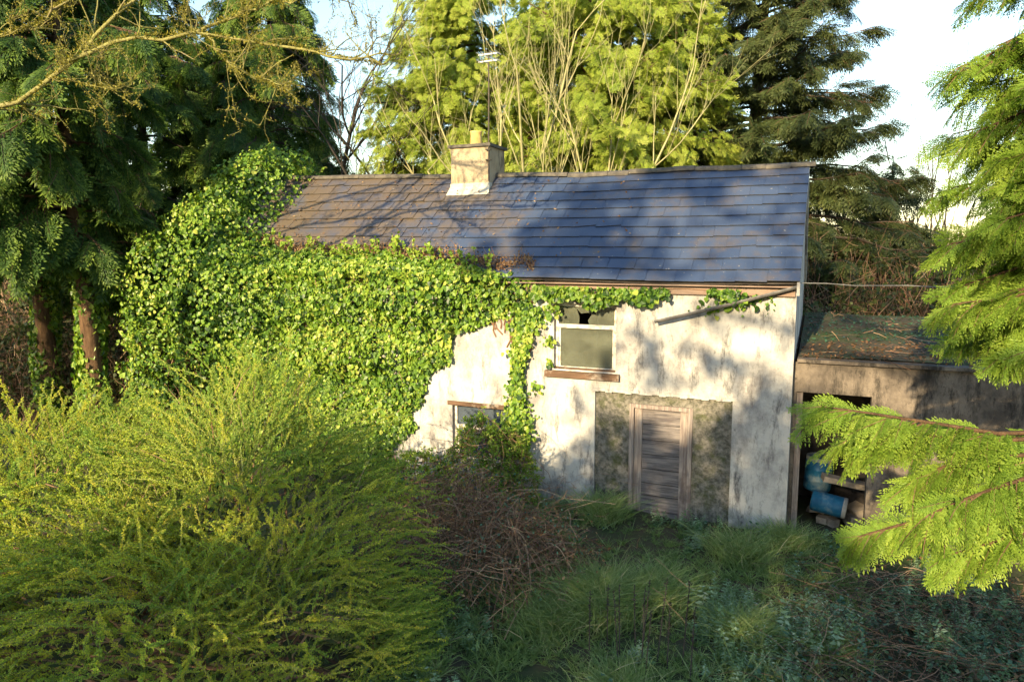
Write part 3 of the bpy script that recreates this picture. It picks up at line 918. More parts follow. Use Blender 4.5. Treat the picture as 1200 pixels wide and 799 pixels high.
def conifer(name, label, base, h, tr, z0, rmax, nb, dens, protos, size, mat, bark, up=.25, droop=.45, tip=.1, hang=.4, prof=.75, front=None, extra=None, group=None, flat=.7, face=.35, jit=.08, lop=0.0, loose=0.0):
    t = thing(name, label, 'tree', base, group)
    base = np.array(base, float)
    k = 9
    zz = np.linspace(0, h, k)
    P = base + np.stack([.12 * np.sin(zz * .5), .12 * np.cos(zz * .4) - .12, zz], -1)
    a = Acc(); a.tubes(P, tr * (1 - .92 * zz / h) + .01, 9); 
    br, rad = [], []
    cr = Scatter()
    for i in range(nb):
        f = ((i + rng.random()) / nb) ** 1.0
        z = z0 + (h - z0) * f
        ll = rmax * (1 - f) ** prof * rng.uniform(.72, 1.12) + .35
        az = i * 2.39996 + rng.normal(0, .3)
        if front is not None and rng.random() < .35:
            az = front + rng.normal(0, .8)
        ll *= 1 - lop * max(0.0, math.cos(az))
        o = base + np.array([.12 * math.sin(z * .5), .12 * math.cos(z * .4) - .12, z])
        B = curve_branch(o, az, ll, up + rng.normal(0, jit), droop + rng.normal(0, .08), tip=tip)
        dc = CAM - base
        away = math.cos(az - math.atan2(dc[1], dc[0]))
        br.append(B); rad.append(np.linspace(.012 + .016 * ll, .005, 7))
        dress(cr, B, protos, max(3, int(ll * dens * (1.0 if away > -.2 else .35))), size, .5 + .3 * wob(B[-1][None], .6)[0], hang, flat=flat, face=face, loose=loose)
    for B in (extra or []):
        B = np.array(B, float)
        tt = np.linspace(0, 1, 7); q = np.linspace(0, 1, len(B))
        B = np.stack([np.interp(tt, q, B[:, c]) for c in range(3)], -1)
        ll = np.linalg.norm(np.diff(B, axis=0), axis=1).sum()
        br.append(B); rad.append(np.linspace(.03, .006, 7))
        dress(cr, B, protos, max(4, int(ll * dens * 1.3)), size, .6, hang, .25, flat=flat, face=face)
    a.tubes(np.array(br), np.array(rad), 5)
    a.build('trunk', bark, t, True)
    cr.build('crown', protos, [mat, M['twig']], t)
    return t

def grow(p, d, L, r, depth, out, spread=.6, up=.15, ratio=.68, kids=(3, 5), wig=.10):
    k = 6
    pts = [np.array(p, float)]
    dd = unit(np.array(d, float))
    for i in range(k - 1):
        dd = unit(dd + rng.normal(0, wig, 3) + np.array([0, 0, up * .25]))
        pts.append(pts[-1] + dd * L / (k - 1))
    pts = np.array(pts)
    out.append((pts, np.linspace(r, r * .55 if depth > 0 else r * .25, k), depth))
    if depth == 0:
        return
    n = int(rng.integers(kids[0], kids[1] + 1))
    for i in range(n):
        t = rng.uniform(.3, 1.0) if i else 1.0
        j = min(int(t * (k - 1)), k - 1)
        nd = unit(dd + rng.normal(0, spread, 3) + np.array([0, 0, up]))
        grow(pts[j], nd, L * ratio * rng.uniform(.7, 1.15), max(r * .55 * (1.15 - .4 * t), .004), depth - 1, out, spread, up, ratio, kids, wig)

def bare_tree(name, label, base, mat, stems, depth, spread=.55, up=.2, ratio=.66, kids=(3, 4), sides=(7, 5, 4, 3, 3), group=None, wig=.1, leaf=None):
    t = thing(name, label, 'tree', base, group)
    out = []
    for (o, d, L_, r) in stems:
        grow(np.array(base, float) + o, d, L_, r, depth, out, spread, up, ratio, kids, wig)
    a, b = Acc(), Acc()
    for P, R_, dp in out:
        lev = depth - dp
        (a if lev == 0 else b).tubes(P, R_, sides[min(lev, 4)])
    a.build('trunk', mat, t, True)
    b.build('crown', mat, t, True, kind='stuff')
    return t, out

# ------------------------------------------------------------------ trees behind and beside the cottage
FRONT = -PI / 2 + .3
conifer('golden_cypress', 'broad sunlit yellow-green cypress behind the chimney', (-11.0, 9.0, -.1), 15, .28, 3.5, 3.6, 230, 24, FR_FAR, .38, M['leyland'], M['bark_red'], .2, .40, .12, .35, .45, FRONT, flat=.25, face=1.0, jit=.25, loose=.17)
conifer('golden_cypress', 'largest sunlit yellow-green cypress filling the sky over the middle of the ridge', (-6.2, 10.0, -.1), 15.5, .3, 3.5, 4.6, 250, 24, FR_FAR, .38, M['leyland'], M['bark_red'], .2, .40, .12, .35, .45, FRONT, flat=.25, face=1.0, jit=.25, loose=.17)
conifer('golden_cypress', 'sunlit yellow-green cypress set back in the gap between its larger neighbours', (-9.0, 13.5, -.1), 15.5, .28, 3.5, 4.2, 190, 17, FR_FAR, .42, M['leyland'], M['bark_red'], .2, .40, .12, .35, .45, FRONT, flat=.25, face=1.0, jit=.25, loose=.17)
conifer('golden_cypress', 'sunlit yellow-green cypress against the dark spruce', (-4.5, 12.0, -.1), 15.5, .28, 3.5, 2.9, 160, 24, FR_FAR, .38, M['leyland'], M['bark_red'], .2, .40, .12, .35, .5, FRONT, flat=.25, face=1.0, jit=.25, loose=.17)
conifer('spruce_tree', 'tall dark spruce rising behind the gable end', (-1.9, 14.0, -.1), 18, .4, 1.0, 6.0, 210, 15, FR_SPR, .8, M['spruce'], M['bark'], .05, .30, .25, .55, .6, FRONT)
conifer('young_spruce', 'low dark young spruce behind the lean-to roof, right of the tall spruce', (2.6, 16.5, -.1), 8.2, .16, .6, 2.7, 80, 14, FR_SPR, .75, M['spruce'], M['bark'], .05, .30, .25, .55, .7, FRONT)
conifer('cedar_tree', 'big dark drooping cedar with sunlit branch tips left of the ivy', (-16.0, -1.2, -.2), 14.5, .25, 4.8, 2.6, 74, 13, FR_MID, .95, M['cedar'], M['bark_red'], .25, .50, .05, .75, .4, -1.6, lop=.6,
        extra=[[(-15.9, -1.2, 9.2), (-14.2, -1.6, 9.8), (-12.9, -1.95, 9.4)], [(-15.9, -1.2, 8.6), (-14.7, -2.4, 8.9), (-13.9, -3.2, 8.5)], [(-15.9, -1.2, 7.4), (-15.3, -2.6, 7.8), (-14.9, -3.6, 7.2)], [(-15.9, -1.2, 5.6), (-15.7, -2.4, 5.9), (-15.5, -3.2, 5.3)]])
conifer('cedar_tree', 'dark cedar standing furthest left behind the shrub', (-18.6, -.6, -.2), 14.5, .25, 4.4, 3.0, 66, 11, FR_MID, 1.05, M['cedar'], M['bark_red'], .2, .5, .05, .75, .5, -.6)
conifer('cedar_tree', 'dark cedar in shade between the ivy mound and the bare tree', (-18.2, 8.0, -.1), 15, .3, 1.5, 4.0, 120, 16, FR_MID, .95, M['cedar'], M['bark'], .2, .5, .05, .6, .5, FRONT)
conifer('cedar_tree', 'dark cedar furthest back, filling the gap above the ivy mound', (-23.5, 13.0, -.1), 17, .3, 1.5, 5.2, 80, 11, FR_MID, 1.2, M['cedar'], M['bark'], .2, .5, .05, .6, .5, FRONT)
conifer('cedar_tree', 'dark cedar deep in shade behind the ivy clad trunk', (-21.5, 5.5, -.1), 15, .3, 1.5, 4.6, 110, 14, FR_MID, 1.0, M['cedar'], M['bark'], .2, .5, .05, .6, .5, FRONT)

t, _ = bare_tree('bare_tree', 'pale leafless tree fanning up in front of the golden cypresses', (-7.6, 6.2, -.1), M['bark_pale'],
    [((0, 0, 0), (-.15, 0, 1), 6.2, .10), ((.2, 0, 0), (.2, 0, 1), 6.4, .10), ((.1, .2, 0), (.02, .05, 1), 6.8, .11), ((.3, .1, 0), (.40, .1, 1), 6.2, .09), ((-.2, .1, 0), (-.38, .1, 1), 6.2, .09)], 4, .46, .25, .64, (3, 5), wig=.06)
t, _ = bare_tree('bare_tree', 'dark leafless tree against the white sky left of the golden cypresses', (-14.6, 9.0, -.1), M['bark_dark'],
    [((0, 0, 0), (.0, 0, 1), 6.5, .20), ((.3, 0, 0), (.16, 0, 1), 6.5, .15), ((.5, .3, 0), (.28, 0, 1), 6.0, .12), ((-.2, .2, 0), (-.10, 0, 1), 6.5, .13)], 4, .5, .12, .66, (4, 5))
for i, (x, y, lab) in enumerate(((3.3, 21, 'thin leafless sapling nearest the spruce against the white sky'), (4.1, 21.5, 'thin leafless sapling in the middle of the sky gap'), (5.2, 22, 'thin leafless sapling close to the foreground cypress branches'))):
    bare_tree('sapling', lab, (x, y, -.1), M['bark'], [((0, 0, 0), (.05, 0, 1), 6.2, .07), ((.15, 0, 0), (.22, 0, 1), 5.6, .05)], 3, .32, .4, .62, (3, 4), group='leafless saplings', wig=.05)

# mossy limbs reaching in over the shrub
mt = thing('mossy_tree', 'leafless mossy tree whose yellow-green limbs reach across the top left', 'tree', (-13.9, -6.9, -.3))
tr = Acc()
tr.tubes(np.array([(-13.9, -6.9, -.4), (-13.7, -6.8, 2.5), (-13.4, -6.6, 5), (-13.2, -6.5, 6.6), (-13.3, -6.5, 9), (-13.5, -6.5, 12)]), np.array([.24, .20, .17, .14, .09, .03]), 10)
tr.build('trunk', M['bark_moss'], mt, True)
MS = .46
limbs = [
    ([(-13.22, -6.5, 6.3), (-12.3, -6.25, 6.6), (-11.4, -6.0, 6.95), (-10.6, -5.7, 7.2), (-10.07, -5.48, 7.75), (-9.59, -5.27, 8.15), (-9.0, -5.0, 8.7), (-8.5, -4.8, 9.3)], .095),
    ([(-10.07, -5.48, 7.7), (-9.3, -5.1, 8.05), (-8.32, -4.72, 8.09), (-7.05, -4.16, 7.93), (-6.35, -3.86, 7.75), (-5.8, -3.6, 7.65)], .07),
    ([(-8.2, -4.64, 8.08), (-7.87, -4.52, 7.64), (-7.4, -4.3, 7.4), (-7.07, -4.17, 7.24)], .04),
    ([(-13.25, -6.5, 7.6), (-12.0, -6.1, 8.0), (-11.0, -5.9, 8.05), (-10.4, -5.7, 8.2), (-9.9, -5.5, 8.6), (-9.5, -5.3, 9.3)], .06),
    ([(-10.3, -5.6, 7.45), (-9.8, -5.3, 7.35), (-9.4, -5.2, 7.3)], .028),
    ([(-8.32, -4.72, 8.1), (-7.6, -4.4, 8.45), (-6.9, -4.1, 8.6), (-6.1, -3.8, 9.0)], .05),
    ([(-13.3, -6.5, 8.4), (-11.6, -5.95, 8.9), (-10.2, -5.5, 9.3), (-8.8, -4.9, 9.4), (-7.2, -4.3, 9.1), (-6.2, -3.9, 8.6)], .06)]
lb, tw = Acc(), []
for pts, r in limbs:
    pts = np.array(pts); q = np.linspace(0, 1, len(pts)); tt = np.linspace(0, 1, 14)
    P = np.stack([np.interp(tt, q, pts[:, c]) for c in range(3)], -1)
    P[1:-1] += rng.normal(0, .03, (12, 3))
    r = r * MS
    lb.tubes(P, np.linspace(r, r * .35, 14) * rng.uniform(.85, 1.2, 14), 7)
    for j in range(2, 14):
        for _ in range(2):
            if rng.random() < .75:
                d = unit(P[j] - P[j - 1]) * .7 + rng.normal(0, .55, 3) + [0, 0, .35]
                grow(P[j], d, rng.uniform(.35, .8), r * .28 + .004, 2, tw, .6, .15, .6, (2, 4), .16)
for P, R_, dp in tw:
    lb.tubes(P, R_, 4 if dp == 2 else 3)
lb.build('limb', M['bark_moss'], mt, True)
mf = Acc()
for pts, r in limbs:
    pts = np.array(pts); n = int(np.linalg.norm(np.diff(pts, axis=0), axis=1).sum() * 260)
    u = rng.random(n); q = np.linspace(0, 1, len(pts))
    b = np.stack([np.interp(u, q, pts[:, c]) for c in range(3)], -1)
    dd = unit(rng.normal(size=(n, 3)) + [0, 0, .3])
    mf.leaves(b + dd * r * MS * .8 * (1 - .6 * u)[:, None], dd + rng.normal(0, .4, (n, 3)), rng.normal(size=(n, 3)), rng.uniform(.025, .07, n), .02)
for P, R_, dp in tw:
    n = 10
    b = P[rng.integers(0, 6, n)] + rng.normal(0, .015, (n, 3))
    mf.leaves(b, rng.normal(size=(n, 3)), rng.normal(size=(n, 3)), rng.uniform(.02, .05, n), .014)
mf.build('moss', leaf_mat('branch_moss', [(0, (.14, .13, .02)), (.6, (.24, .22, .03)), (1, (.32, .27, .06))], .25), mt, kind='stuff')

# ------------------------------------------------------------------ near cypress on the right
near_br = [
    [(3.4, -5.2, 3.5), (2.6, -5.9, 3.45), (1.7, -6.4, 3.45), (.95, -6.7, 3.58), (.42, -6.92, 3.66)],
    [(3.4, -5.2, 3.4), (2.5, -6.0, 3.4), (1.6, -6.45, 3.4), (1.0, -6.6, 3.42), (.62, -6.7, 3.35)],
    [(3.4, -5.2, 3.0), (2.5, -5.9, 3.2), (1.9, -6.4, 3.3), (1.45, -6.55, 3.25), (1.15, -6.65, 3.1)],
    [(3.4, -5.2, 2.7), (2.4, -6.1, 2.95), (1.7, -6.5, 2.92), (1.15, -6.75, 2.78), (.75, -6.85, 2.62)],
    [(3.4, -5.2, 2.5), (2.5, -6.1, 2.75), (1.9, -6.5, 2.7), (1.45, -6.6, 2.5)],
    [(3.4, -5.2, 4.0), (2.6, -5.4, 4.3), (2.0, -5.4, 4.38), (1.68, -5.41, 4.3)],
    [(3.4, -5.2, 4.5), (2.5, -5.5, 4.95), (2.0, -5.5, 5.02), (1.62, -5.44, 4.95)],
    [(3.4, -5.2, 4.9), (2.6, -5.6, 5.3), (2.1, -5.6, 5.35), (1.8, -5.5, 5.25)],
    [(3.4, -5.2, 5.4), (2.6, -5.3, 5.75), (2.0, -5.3, 5.85), (1.7, -5.3, 5.8)],
    [(3.4, -5.2, 5.9), (2.7, -5.2, 6.3), (2.0, -5.2, 6.42), (1.55, -5.3, 6.32)],
    [(3.4, -5.2, 6.4), (2.7, -5.0, 6.8), (2.1, -4.9, 6.9), (1.75, -4.9, 6.75)],
    [(3.4, -5.2, 7.0), (2.8, -5.0, 7.4), (2.2, -4.9, 7.55), (1.85, -4.9, 7.4)],
    [(3.4, -5.2, 4.2), (2.9, -5.0, 4.6), (2.4, -4.8, 4.65), (2.1, -4.7, 4.55)],
    [(3.4, -5.2, 4.3), (2.7, -5.7, 4.6), (2.2, -5.9, 4.65), (1.8, -5.95, 4.55)],
    [(3.4, -5.2, 3.9), (2.7, -5.8, 4.2), (2.2, -5.9, 4.2), (1.85, -5.9, 4.05)],
    [(3.4, -5.2, 5.1), (2.7, -5.6, 5.5), (2.2, -5.8, 5.6), (1.85, -5.8, 5.45)],
    [(3.4, -5.2, 5.6), (2.6, -5.5, 6.0), (2.0, -5.6, 6.1), (1.55, -5.6, 5.9)],
    [(3.4, -5.2, 4.7), (2.6, -5.3, 5.1), (2.0, -5.3, 5.2), (1.55, -5.3, 5.05)],
    [(3.4, -5.2, 4.4), (2.6, -5.4, 4.75), (2.0, -5.4, 4.75), (1.5, -5.4, 4.55)],
    [(3.4, -5.2, 6.2), (2.6, -5.3, 6.6), (1.9, -5.3, 6.7), (1.4, -5.3, 6.5)],
    [(3.4, -5.2, 3.2), (2.6, -6.0, 3.3), (2.0, -6.5, 3.2), (1.5, -6.8, 3.05), (1.2, -6.95, 2.9)],
]
for i, z in enumerate(np.arange(4.15, 7.2, .17)):
    tx, ty = 1.62 + .28 * math.sin(i * 2.1) + .06 * abs(z - 5), -5.5 + .45 * math.cos(i * 1.7)
    near_br.append([(3.4, -5.2, z - .35), (2.7, (ty - 5.2) / 2 - .05, z), (2.1, ty, z + .08), (tx, ty, z - .06)])
conifer('near_cypress', 'sunlit cypress with feathery drooping fronds reaching in from the right', (3.4, -5.2, -.3), 11, .2, 4.2, 1.5, 64, 15, FR_NEAR, .38, M['cypress'], M['bark_red'], .3, .45, .1, .45, .4, extra=near_br, flat=.5, face=.6)

# ------------------------------------------------------------------ ivy
iv = thing('ivy', 'mound of glossy green ivy smothering the far end of the cottage and its eaves', 'ivy', (-9, -.3, -.1))
IP, IN = [], []
def addp(P, Nn):
    IP.append(np.asarray(P, float)); IN.append(unit(Nn))
# sheet on the front wall
n = 38000
x = rng.uniform(-13, -4.4, n); z = rng.uniform(-.25, 4.5, n)
nz = wob(np.stack([x, z * 0, z], -1), 1.6)
edge = np.where(z < 3.3, -6.45 - (3.3 - z) * .62, -4.65 - np.maximum(0, 3.9 - z) * 2.6) + .30 * nz + .30 * wob(np.stack([x * 0, z * 0, z], -1), 4.5)
k_ = x < edge
x, z, nz = x[k_], z[k_], nz[k_]
thick = .10 + .55 * np.clip((edge[k_] - x) / 2.2, 0, 1)
def bulge(x, z):
    return .45 * wob(np.stack([x, 0 * x, z], -1), 1.6) + .75 * wob(np.stack([x, 0 * x + 4, z], -1), 3.4)
bl = bulge(x, z)
bx, bz = (bulge(x + .05, z) - bl) / .05, (bulge(x, z + .05) - bl) / .05
y = -(.05 + thick * (.6 + .55 * bl)) + .20 * rng.random(len(x)) ** 2
addp(np.stack([x, np.minimum(y, -.03), z], -1), np.stack([-bx * thick * .7 + .25 * rng.normal(size=len(x)), -1 + 0 * x, -bz * thick * .7 + .45 + .3 * rng.normal(size=len(x))], -1))
# hanging strand
n = 2200
z = rng.uniform(1.0, 3.9, n)
c = -5.02 + .10 * np.sin(z * 2.1) - .1 * (z < 1.6)
wd = .14 + .10 * np.sin(z * 4 + 1) * .5 + .12 * (z < 1.7) + .14 * (z > 3.4)
x = c + wd * rng.normal(0, .62, n)
addp(np.stack([x, -.03 - .16 * rng.random(n), z], -1), np.stack([rng.normal(0, .35, n), -np.ones(n), .4 + rng.normal(0, .3, n)], -1))
# strands under the eave
n = 1500
x = -4.7 + 3.9 * rng.random(n) ** 1.35
hang = (.16 + .22 * np.clip(wob(np.stack([x, 0 * x, 0 * x], -1), 4.2), -.6, 1)) * np.where(x < -3.3, .8, .75)
k_ = (wob(np.stack([x, 0 * x + 3, 0 * x], -1), 3.0) > np.interp(x, [-4.7, -3.2, -1.0], [-2, -.25, .25]))
z = 4.24 - np.maximum(hang, .04) * rng.random(n) * 1.5
x, z = x[k_], z[k_]
addp(np.stack([x, -.09 - .14 * rng.random(len(x)), z], -1), np.stack([rng.normal(0, .35, len(x)), -np.ones(len(x)), .4 + rng.normal(0, .3, len(x))], -1))
# small sprigs on the wall by the corner and beside the window
for (cx_, cz_, rr, m_) in ((-.65, 4.05, .35, 40), (-1.3, 3.95, .3, 45), (-4.45, 3.2, .12, 30), (-4.42, 2.75, .1, 22), (-4.7, 2.2, .2, 26), (-4.4, 3.75, .2, 40)):
    addp(np.stack([cx_ + rr * rng.normal(0, .5, m_), -.03 - .05 * rng.random(m_), cz_ + rr * rng.normal(0, .4, m_)], -1), np.stack([rng.normal(0, .3, m_), -np.ones(m_), .3 + rng.normal(0, .3, m_)], -1))
# over the eave on to the slates
n = 15000
x = rng.uniform(-13.2, -5.4, n); s_ = rng.uniform(-.15, 1.6, n)
lim = np.interp(x, [-13.2, -12, -9, -6.4, -5.4], [1.5, 1.0, .62, .30, .02]) + .25 * wob(np.stack([x, 0 * x, 0 * x], -1), 3.0)
k_ = s_ < lim
x, s_, lim = x[k_], s_[k_], lim[k_]
dsl = unit(np.array([0, 2.7, 2.25])); nsl = np.array([0, -dsl[2], dsl[1]])
off = .06 + .26 * np.clip((lim - s_), 0, 1) * rng.random(len(x)) ** .5 + .06 * rng.random(len(x))
P = np.array([0, EAVE_Y, EAVE_Z]) + s_[:, None] * dsl + off[:, None] * nsl; P[:, 0] = x
addp(P, nsl + rng.normal(0, .4, (len(x), 3)))
roof_edge = P[(lim - s_) < .16]
# mound over the left gable
EL = [((-13.7, .5, 1.9), (1.55, 2.1, 2.7)), ((-13.2, 1.2, 4.3), (1.35, 2.0, 1.9)), ((-13.0, 2.0, 5.9), (1.0, 1.3, 1.6)), ((-14.2, -.2, 4.2), (1.15, 1.2, 1.2)), ((-13.8, .6, 5.1), (1.1, 1.2, 1.2)), ((-13.3, 1.4, 6.1), (1.0, 1.1, 1.1)), ((-12.75, 2.1, 6.7), (.9, 1.0, .95)), ((-12.6, -.1, 3.3), (1.9, 1.15, 1.7)), ((-14.2, -.3, 3.2), (1.0, 1.2, 1.3))]
for (c, r) in EL:
    n = int(2800 * r[0] * r[2])
    u = unit(rng.normal(size=(n, 3)))
    P = c + u * r * (1 + .10 * wob(u * 3 + c, 1.7) + .10 * wob(u * 3 + c, 4.0) + .05 * rng.normal(size=n))[:, None] - u * (.25 * rng.random(n) ** 2)[:, None]
    ok = np.ones(n, bool)
    for (c2, r2) in EL:
        if c2 is not c:
            ok &= (((P - c2) / r2) ** 2).sum(1) > .8
    # keep out of the house and off the roof beyond the verge
    inside = (P[:, 0] > -L + .3) & (P[:, 1] > 0) & (P[:, 2] < 4.4 + np.maximum(0, P[:, 1]) * .84 - .1)
    beyond = (P[:, 0] > -11.9 - .3 * wob(P, 2.0)) & (P[:, 1] > .4)
    ok &= ~inside & ~beyond & (P[:, 2] > .1)
    addp(P[ok], (u / np.array(r))[ok] + rng.normal(0, .25, (ok.sum(), 3)) + [0, -.2, .25])
P = np.concatenate(IP); Nn = np.concatenate(IN)
n = len(P)
a = Acc()
down = np.stack([rng.normal(0, .5, n), rng.normal(0, .3, n), -np.ones(n) * .8 + rng.normal(0, .4, n)], -1)
d = down - Nn * (down * Nn).sum(1)[:, None] * .7
tint = np.clip(.50 + .32 * wob(P, 2.4) + rng.normal(0, .30, n), 0, 1)
a.ivy_leaves(P, d, unit(Nn + rng.normal(0, .55, (n, 3))), rng.uniform(.03, .105, n) * np.where(rng.random(n) < .15, 1.35, 1), tint)
# trailing shoots that stand off the mass and break its outline
sp_st = []
for i in rng.choice(np.where((P[:, 0] < -5.6) & (P[:, 2] > 1.2))[0], 420):
    hgt = rng.uniform(.14, .38)
    d0 = unit(Nn[i] * .9 + rng.normal(0, .45, 3) + [0, 0, .25])
    uu = np.linspace(0, 1, 4)[:, None]
    sp_st.append(P[i] + d0 * hgt * uu - np.array([0, 0, .35 * hgt]) * uu ** 2)
    m_ = int(hgt * 44)
    q_ = rng.uniform(.15, 1, (m_, 1))
    a.ivy_leaves(P[i] + d0 * hgt * q_ - np.array([0, 0, .35 * hgt]) * q_ ** 2, rng.normal(size=(m_, 3)) + [0, 0, -.3], Nn[i] + rng.normal(0, .6, (m_, 3)), rng.uniform(.035, .085, m_), np.clip(rng.normal(.65, .25, m_), 0, 1))
# upright sprigs along the roof edge
for i in range(70):
    b = roof_edge[rng.integers(0, len(roof_edge))]
    hgt = rng.uniform(.15, .42)
    d0 = unit(np.array([rng.normal(0, .25), rng.normal(0, .25) + .1, 1]))
    pts = b + d0 * np.linspace(0, hgt, 4)[:, None] + rng.normal(0, .01, (4, 3))
    sp_st.append(pts)
    m_ = int(hgt * 42)
    q = b + d0 * rng.uniform(0.1, 1, (m_, 1)) * hgt
    a.ivy_leaves(q, rng.normal(size=(m_, 3)) + [0, 0, .3], rng.normal(size=(m_, 3)) + [0, -1, .8], rng.uniform(.05, .09, m_), rng.uniform(.5, 1, m_))
a.build('foliage', M['ivy'], iv, kind='stuff')
a = Acc()
a.ribbons(np.array(sp_st), .006, .5)
vines = []
for i in range(60):
    x0 = rng.choice([rng.uniform(-12.5, -8.6), rng.uniform(-5.6, -4.8)])
    zt = 4.2
    vines.append(np.stack([x0 + np.cumsum(rng.normal(0, .06, 9)), np.full(9, -.02), np.linspace(.0 if x0 < -7 else rng.uniform(2.8, 3.8), zt, 9)], -1))
a.tubes(np.array(vines), np.linspace(.016, .007, 9), 4)
a.tubes(np.stack([np.linspace(-4.6, -.8, 12), np.full(12, -.085), 4.2 + .03 * np.sin(np.arange(12))], -1), np.full(12, .008), 4)
a.build('vine_stem', M['twig'], iv, kind='stuff')
# dry brown fringe where old ivy and moss lie on the slates
n = 4200
x = -13 + 8.2 * rng.random(n)
lim = np.interp(x, [-13.2, -12, -9, -6.4, -4.6], [1.4, 1.0, .62, .36, .12]) + .25 * wob(np.stack([x, 0 * x, 0 * x], -1), 3.0)
s_ = lim + rng.normal(.02, .10, n) + .12 * np.clip(wob(np.stack([x, 0 * x, 0 * x], -1), 2.0), 0, 1)
s_ = np.maximum(s_, -.1)
P = np.array([0, EAVE_Y, EAVE_Z]) + s_[:, None] * dsl + (.045 + .09 * rng.random(n))[:, None] * nsl; P[:, 0] = x
a = Acc()
a.leaves(P, rng.normal(size=(n, 3)) + [0, -.3, .2], nsl + rng.normal(0, .6, (n, 3)), rng.uniform(.03, .075, n), rng.uniform(.015, .05, n))
m_ = 500
b = P[rng.integers(0, n, m_)]
Q = b[:, None] + (unit(rng.normal(0, .5, (m_, 3)) + [0, -.1, .7]) * rng.uniform(.08, .2, (m_, 1)))[:, None] * np.linspace(0, 1, 3)[None, :, None]
a.ribbons(Q, .004, rng.uniform(.5, 1, m_))
m_ = 420
x = -12.6 + 9.5 * rng.random(m_) ** 1.6; s_ = rng.uniform(.4, 3.3, m_)
P = np.array([0, EAVE_Y, EAVE_Z]) + s_[:, None] * dsl + (.055 + .012 * rng.random(m_))[:, None] * nsl; P[:, 0] = x
P[:, 2] += np.maximum(0, -x - 4.5) * .032 * s_ / 3.5
a.leaves(P, rng.normal(size=(m_, 3)) * [1, .7, .6], nsl + rng.normal(0, .25, (m_, 3)), rng.uniform(.03, .09, m_), rng.uniform(.02, .05, m_))
a.build('dry_fringe', M['deadleaf'], iv, kind='stuff')

# ------------------------------------------------------------------ the big shrub
def mound_points(ELS, dens, zmin=-.3, inset=.85):
    Ps, Ns = [], []
    for (c, r) in ELS:
        c = np.array(c); r = np.array(r)
        n = int(dens * (r[0] * r[1] + r[0] * r[2] + r[1] * r[2]) * 4 / 3)
        u = unit(rng.normal(size=(n, 3)))
        ok = u[:, 2] > -.05
        u = u[ok]
        lump = 1 + .12 * wob(u * 2.5 + c, 1.6)
        P = c + u * r * lump[:, None]
        for (c2, r2) in ELS:
            if tuple(c2) != tuple(c):
                ins = (((P - np.array(c2)) / np.array(r2)) ** 2).sum(1) < .72
                P, u = P[~ins], u[~ins]
        nn = unit(u / r)
        ok = P[:, 2] > zmin
        Ps.append(P[ok]); Ns.append(nn[ok])
    return np.concatenate(Ps), np.concatenate(Ns)

def arching(P, Nn, lo, hi, inset, up, sag, k=7, jit=.35):
    n = len(P)
    Ls = rng.uniform(lo, hi, n)
    d = unit(Nn + np.array([0, 0, up]) + rng.normal(0, jit, (n, 3)))
    o = P - d * (Ls * inset)[:, None]
    t = np.linspace(0, 1, k)
    Q = o[:, None] + d[:, None] * (Ls[:, None] * t)[..., None]
    g = (sag * rng.uniform(.4, 1.6, n) * Ls)[:, None] * t ** 2.2
    Q[..., 2] -= g
    Q += rng.normal(0, .012, Q.shape) * t[None, :, None]
    return Q, Ls

def leafy_twigs(acc, Q, Ls, per_m, tlo, thi, leaf, lw, tint, mat=0, smat=1, angle=.75, k=4, lp=9):
    """side twigs with opposite small leaves along arching stems Q (N,k,3)"""
    n, kk, _ = Q.shape
    T = unit(np.gradient(Q, axis=1))
    cnt = np.maximum(3, (Ls * per_m * rng.uniform(.8, 1.2, n)).astype(int))
    si = np.repeat(np.arange(n), cnt)
    m = len(si)
    t = .18 + .82 * rng.random(m) ** .85
    i = np.minimum((t * (kk - 1)).astype(int), kk - 2); f = (t * (kk - 1) - i)[:, None]
    O = Q[si, i] * (1 - f) + Q[si, i + 1] * f
    TT = T[si, i]
    sd = unit(np.cross(TT, unit(rng.normal(size=(m, 3)))))
    d = unit(TT * .8 + sd * angle + np.array([0, 0, .12]))
    ln = rng.uniform(tlo, thi, m) * (1.15 - .7 * t)
    u = np.linspace(0, 1, k)
    R = O[:, None] + d[:, None] * (ln[:, None] * u)[..., None]
    R[..., 2] -= (.25 * ln)[:, None] * u ** 2
    tn = np.clip(tint[si] + rng.normal(0, .12, m), 0, 1)
    acc.ribbons(R, np.linspace(.0035, .0015, k), tn, smat)
    # leaves
    ti = np.repeat(np.arange(m), lp)
    q = len(ti)
    v = rng.random(q)
    b = O[ti] + d[ti] * (ln[ti] * v)[:, None]
    b[:, 2] -= .25 * ln[ti] * v ** 2
    ld = unit(d[ti] * .8 + unit(rng.normal(size=(q, 3))) * .9)
    acc.leaves(b, ld, rng.normal(size=(q, 3)) + [0, -.3, .8], leaf * rng.uniform(.7, 1.3, q), lw * rng.uniform(.7, 1.3, q), np.clip(tn[ti] + rng.normal(0, .12, q), 0, 1), mat)

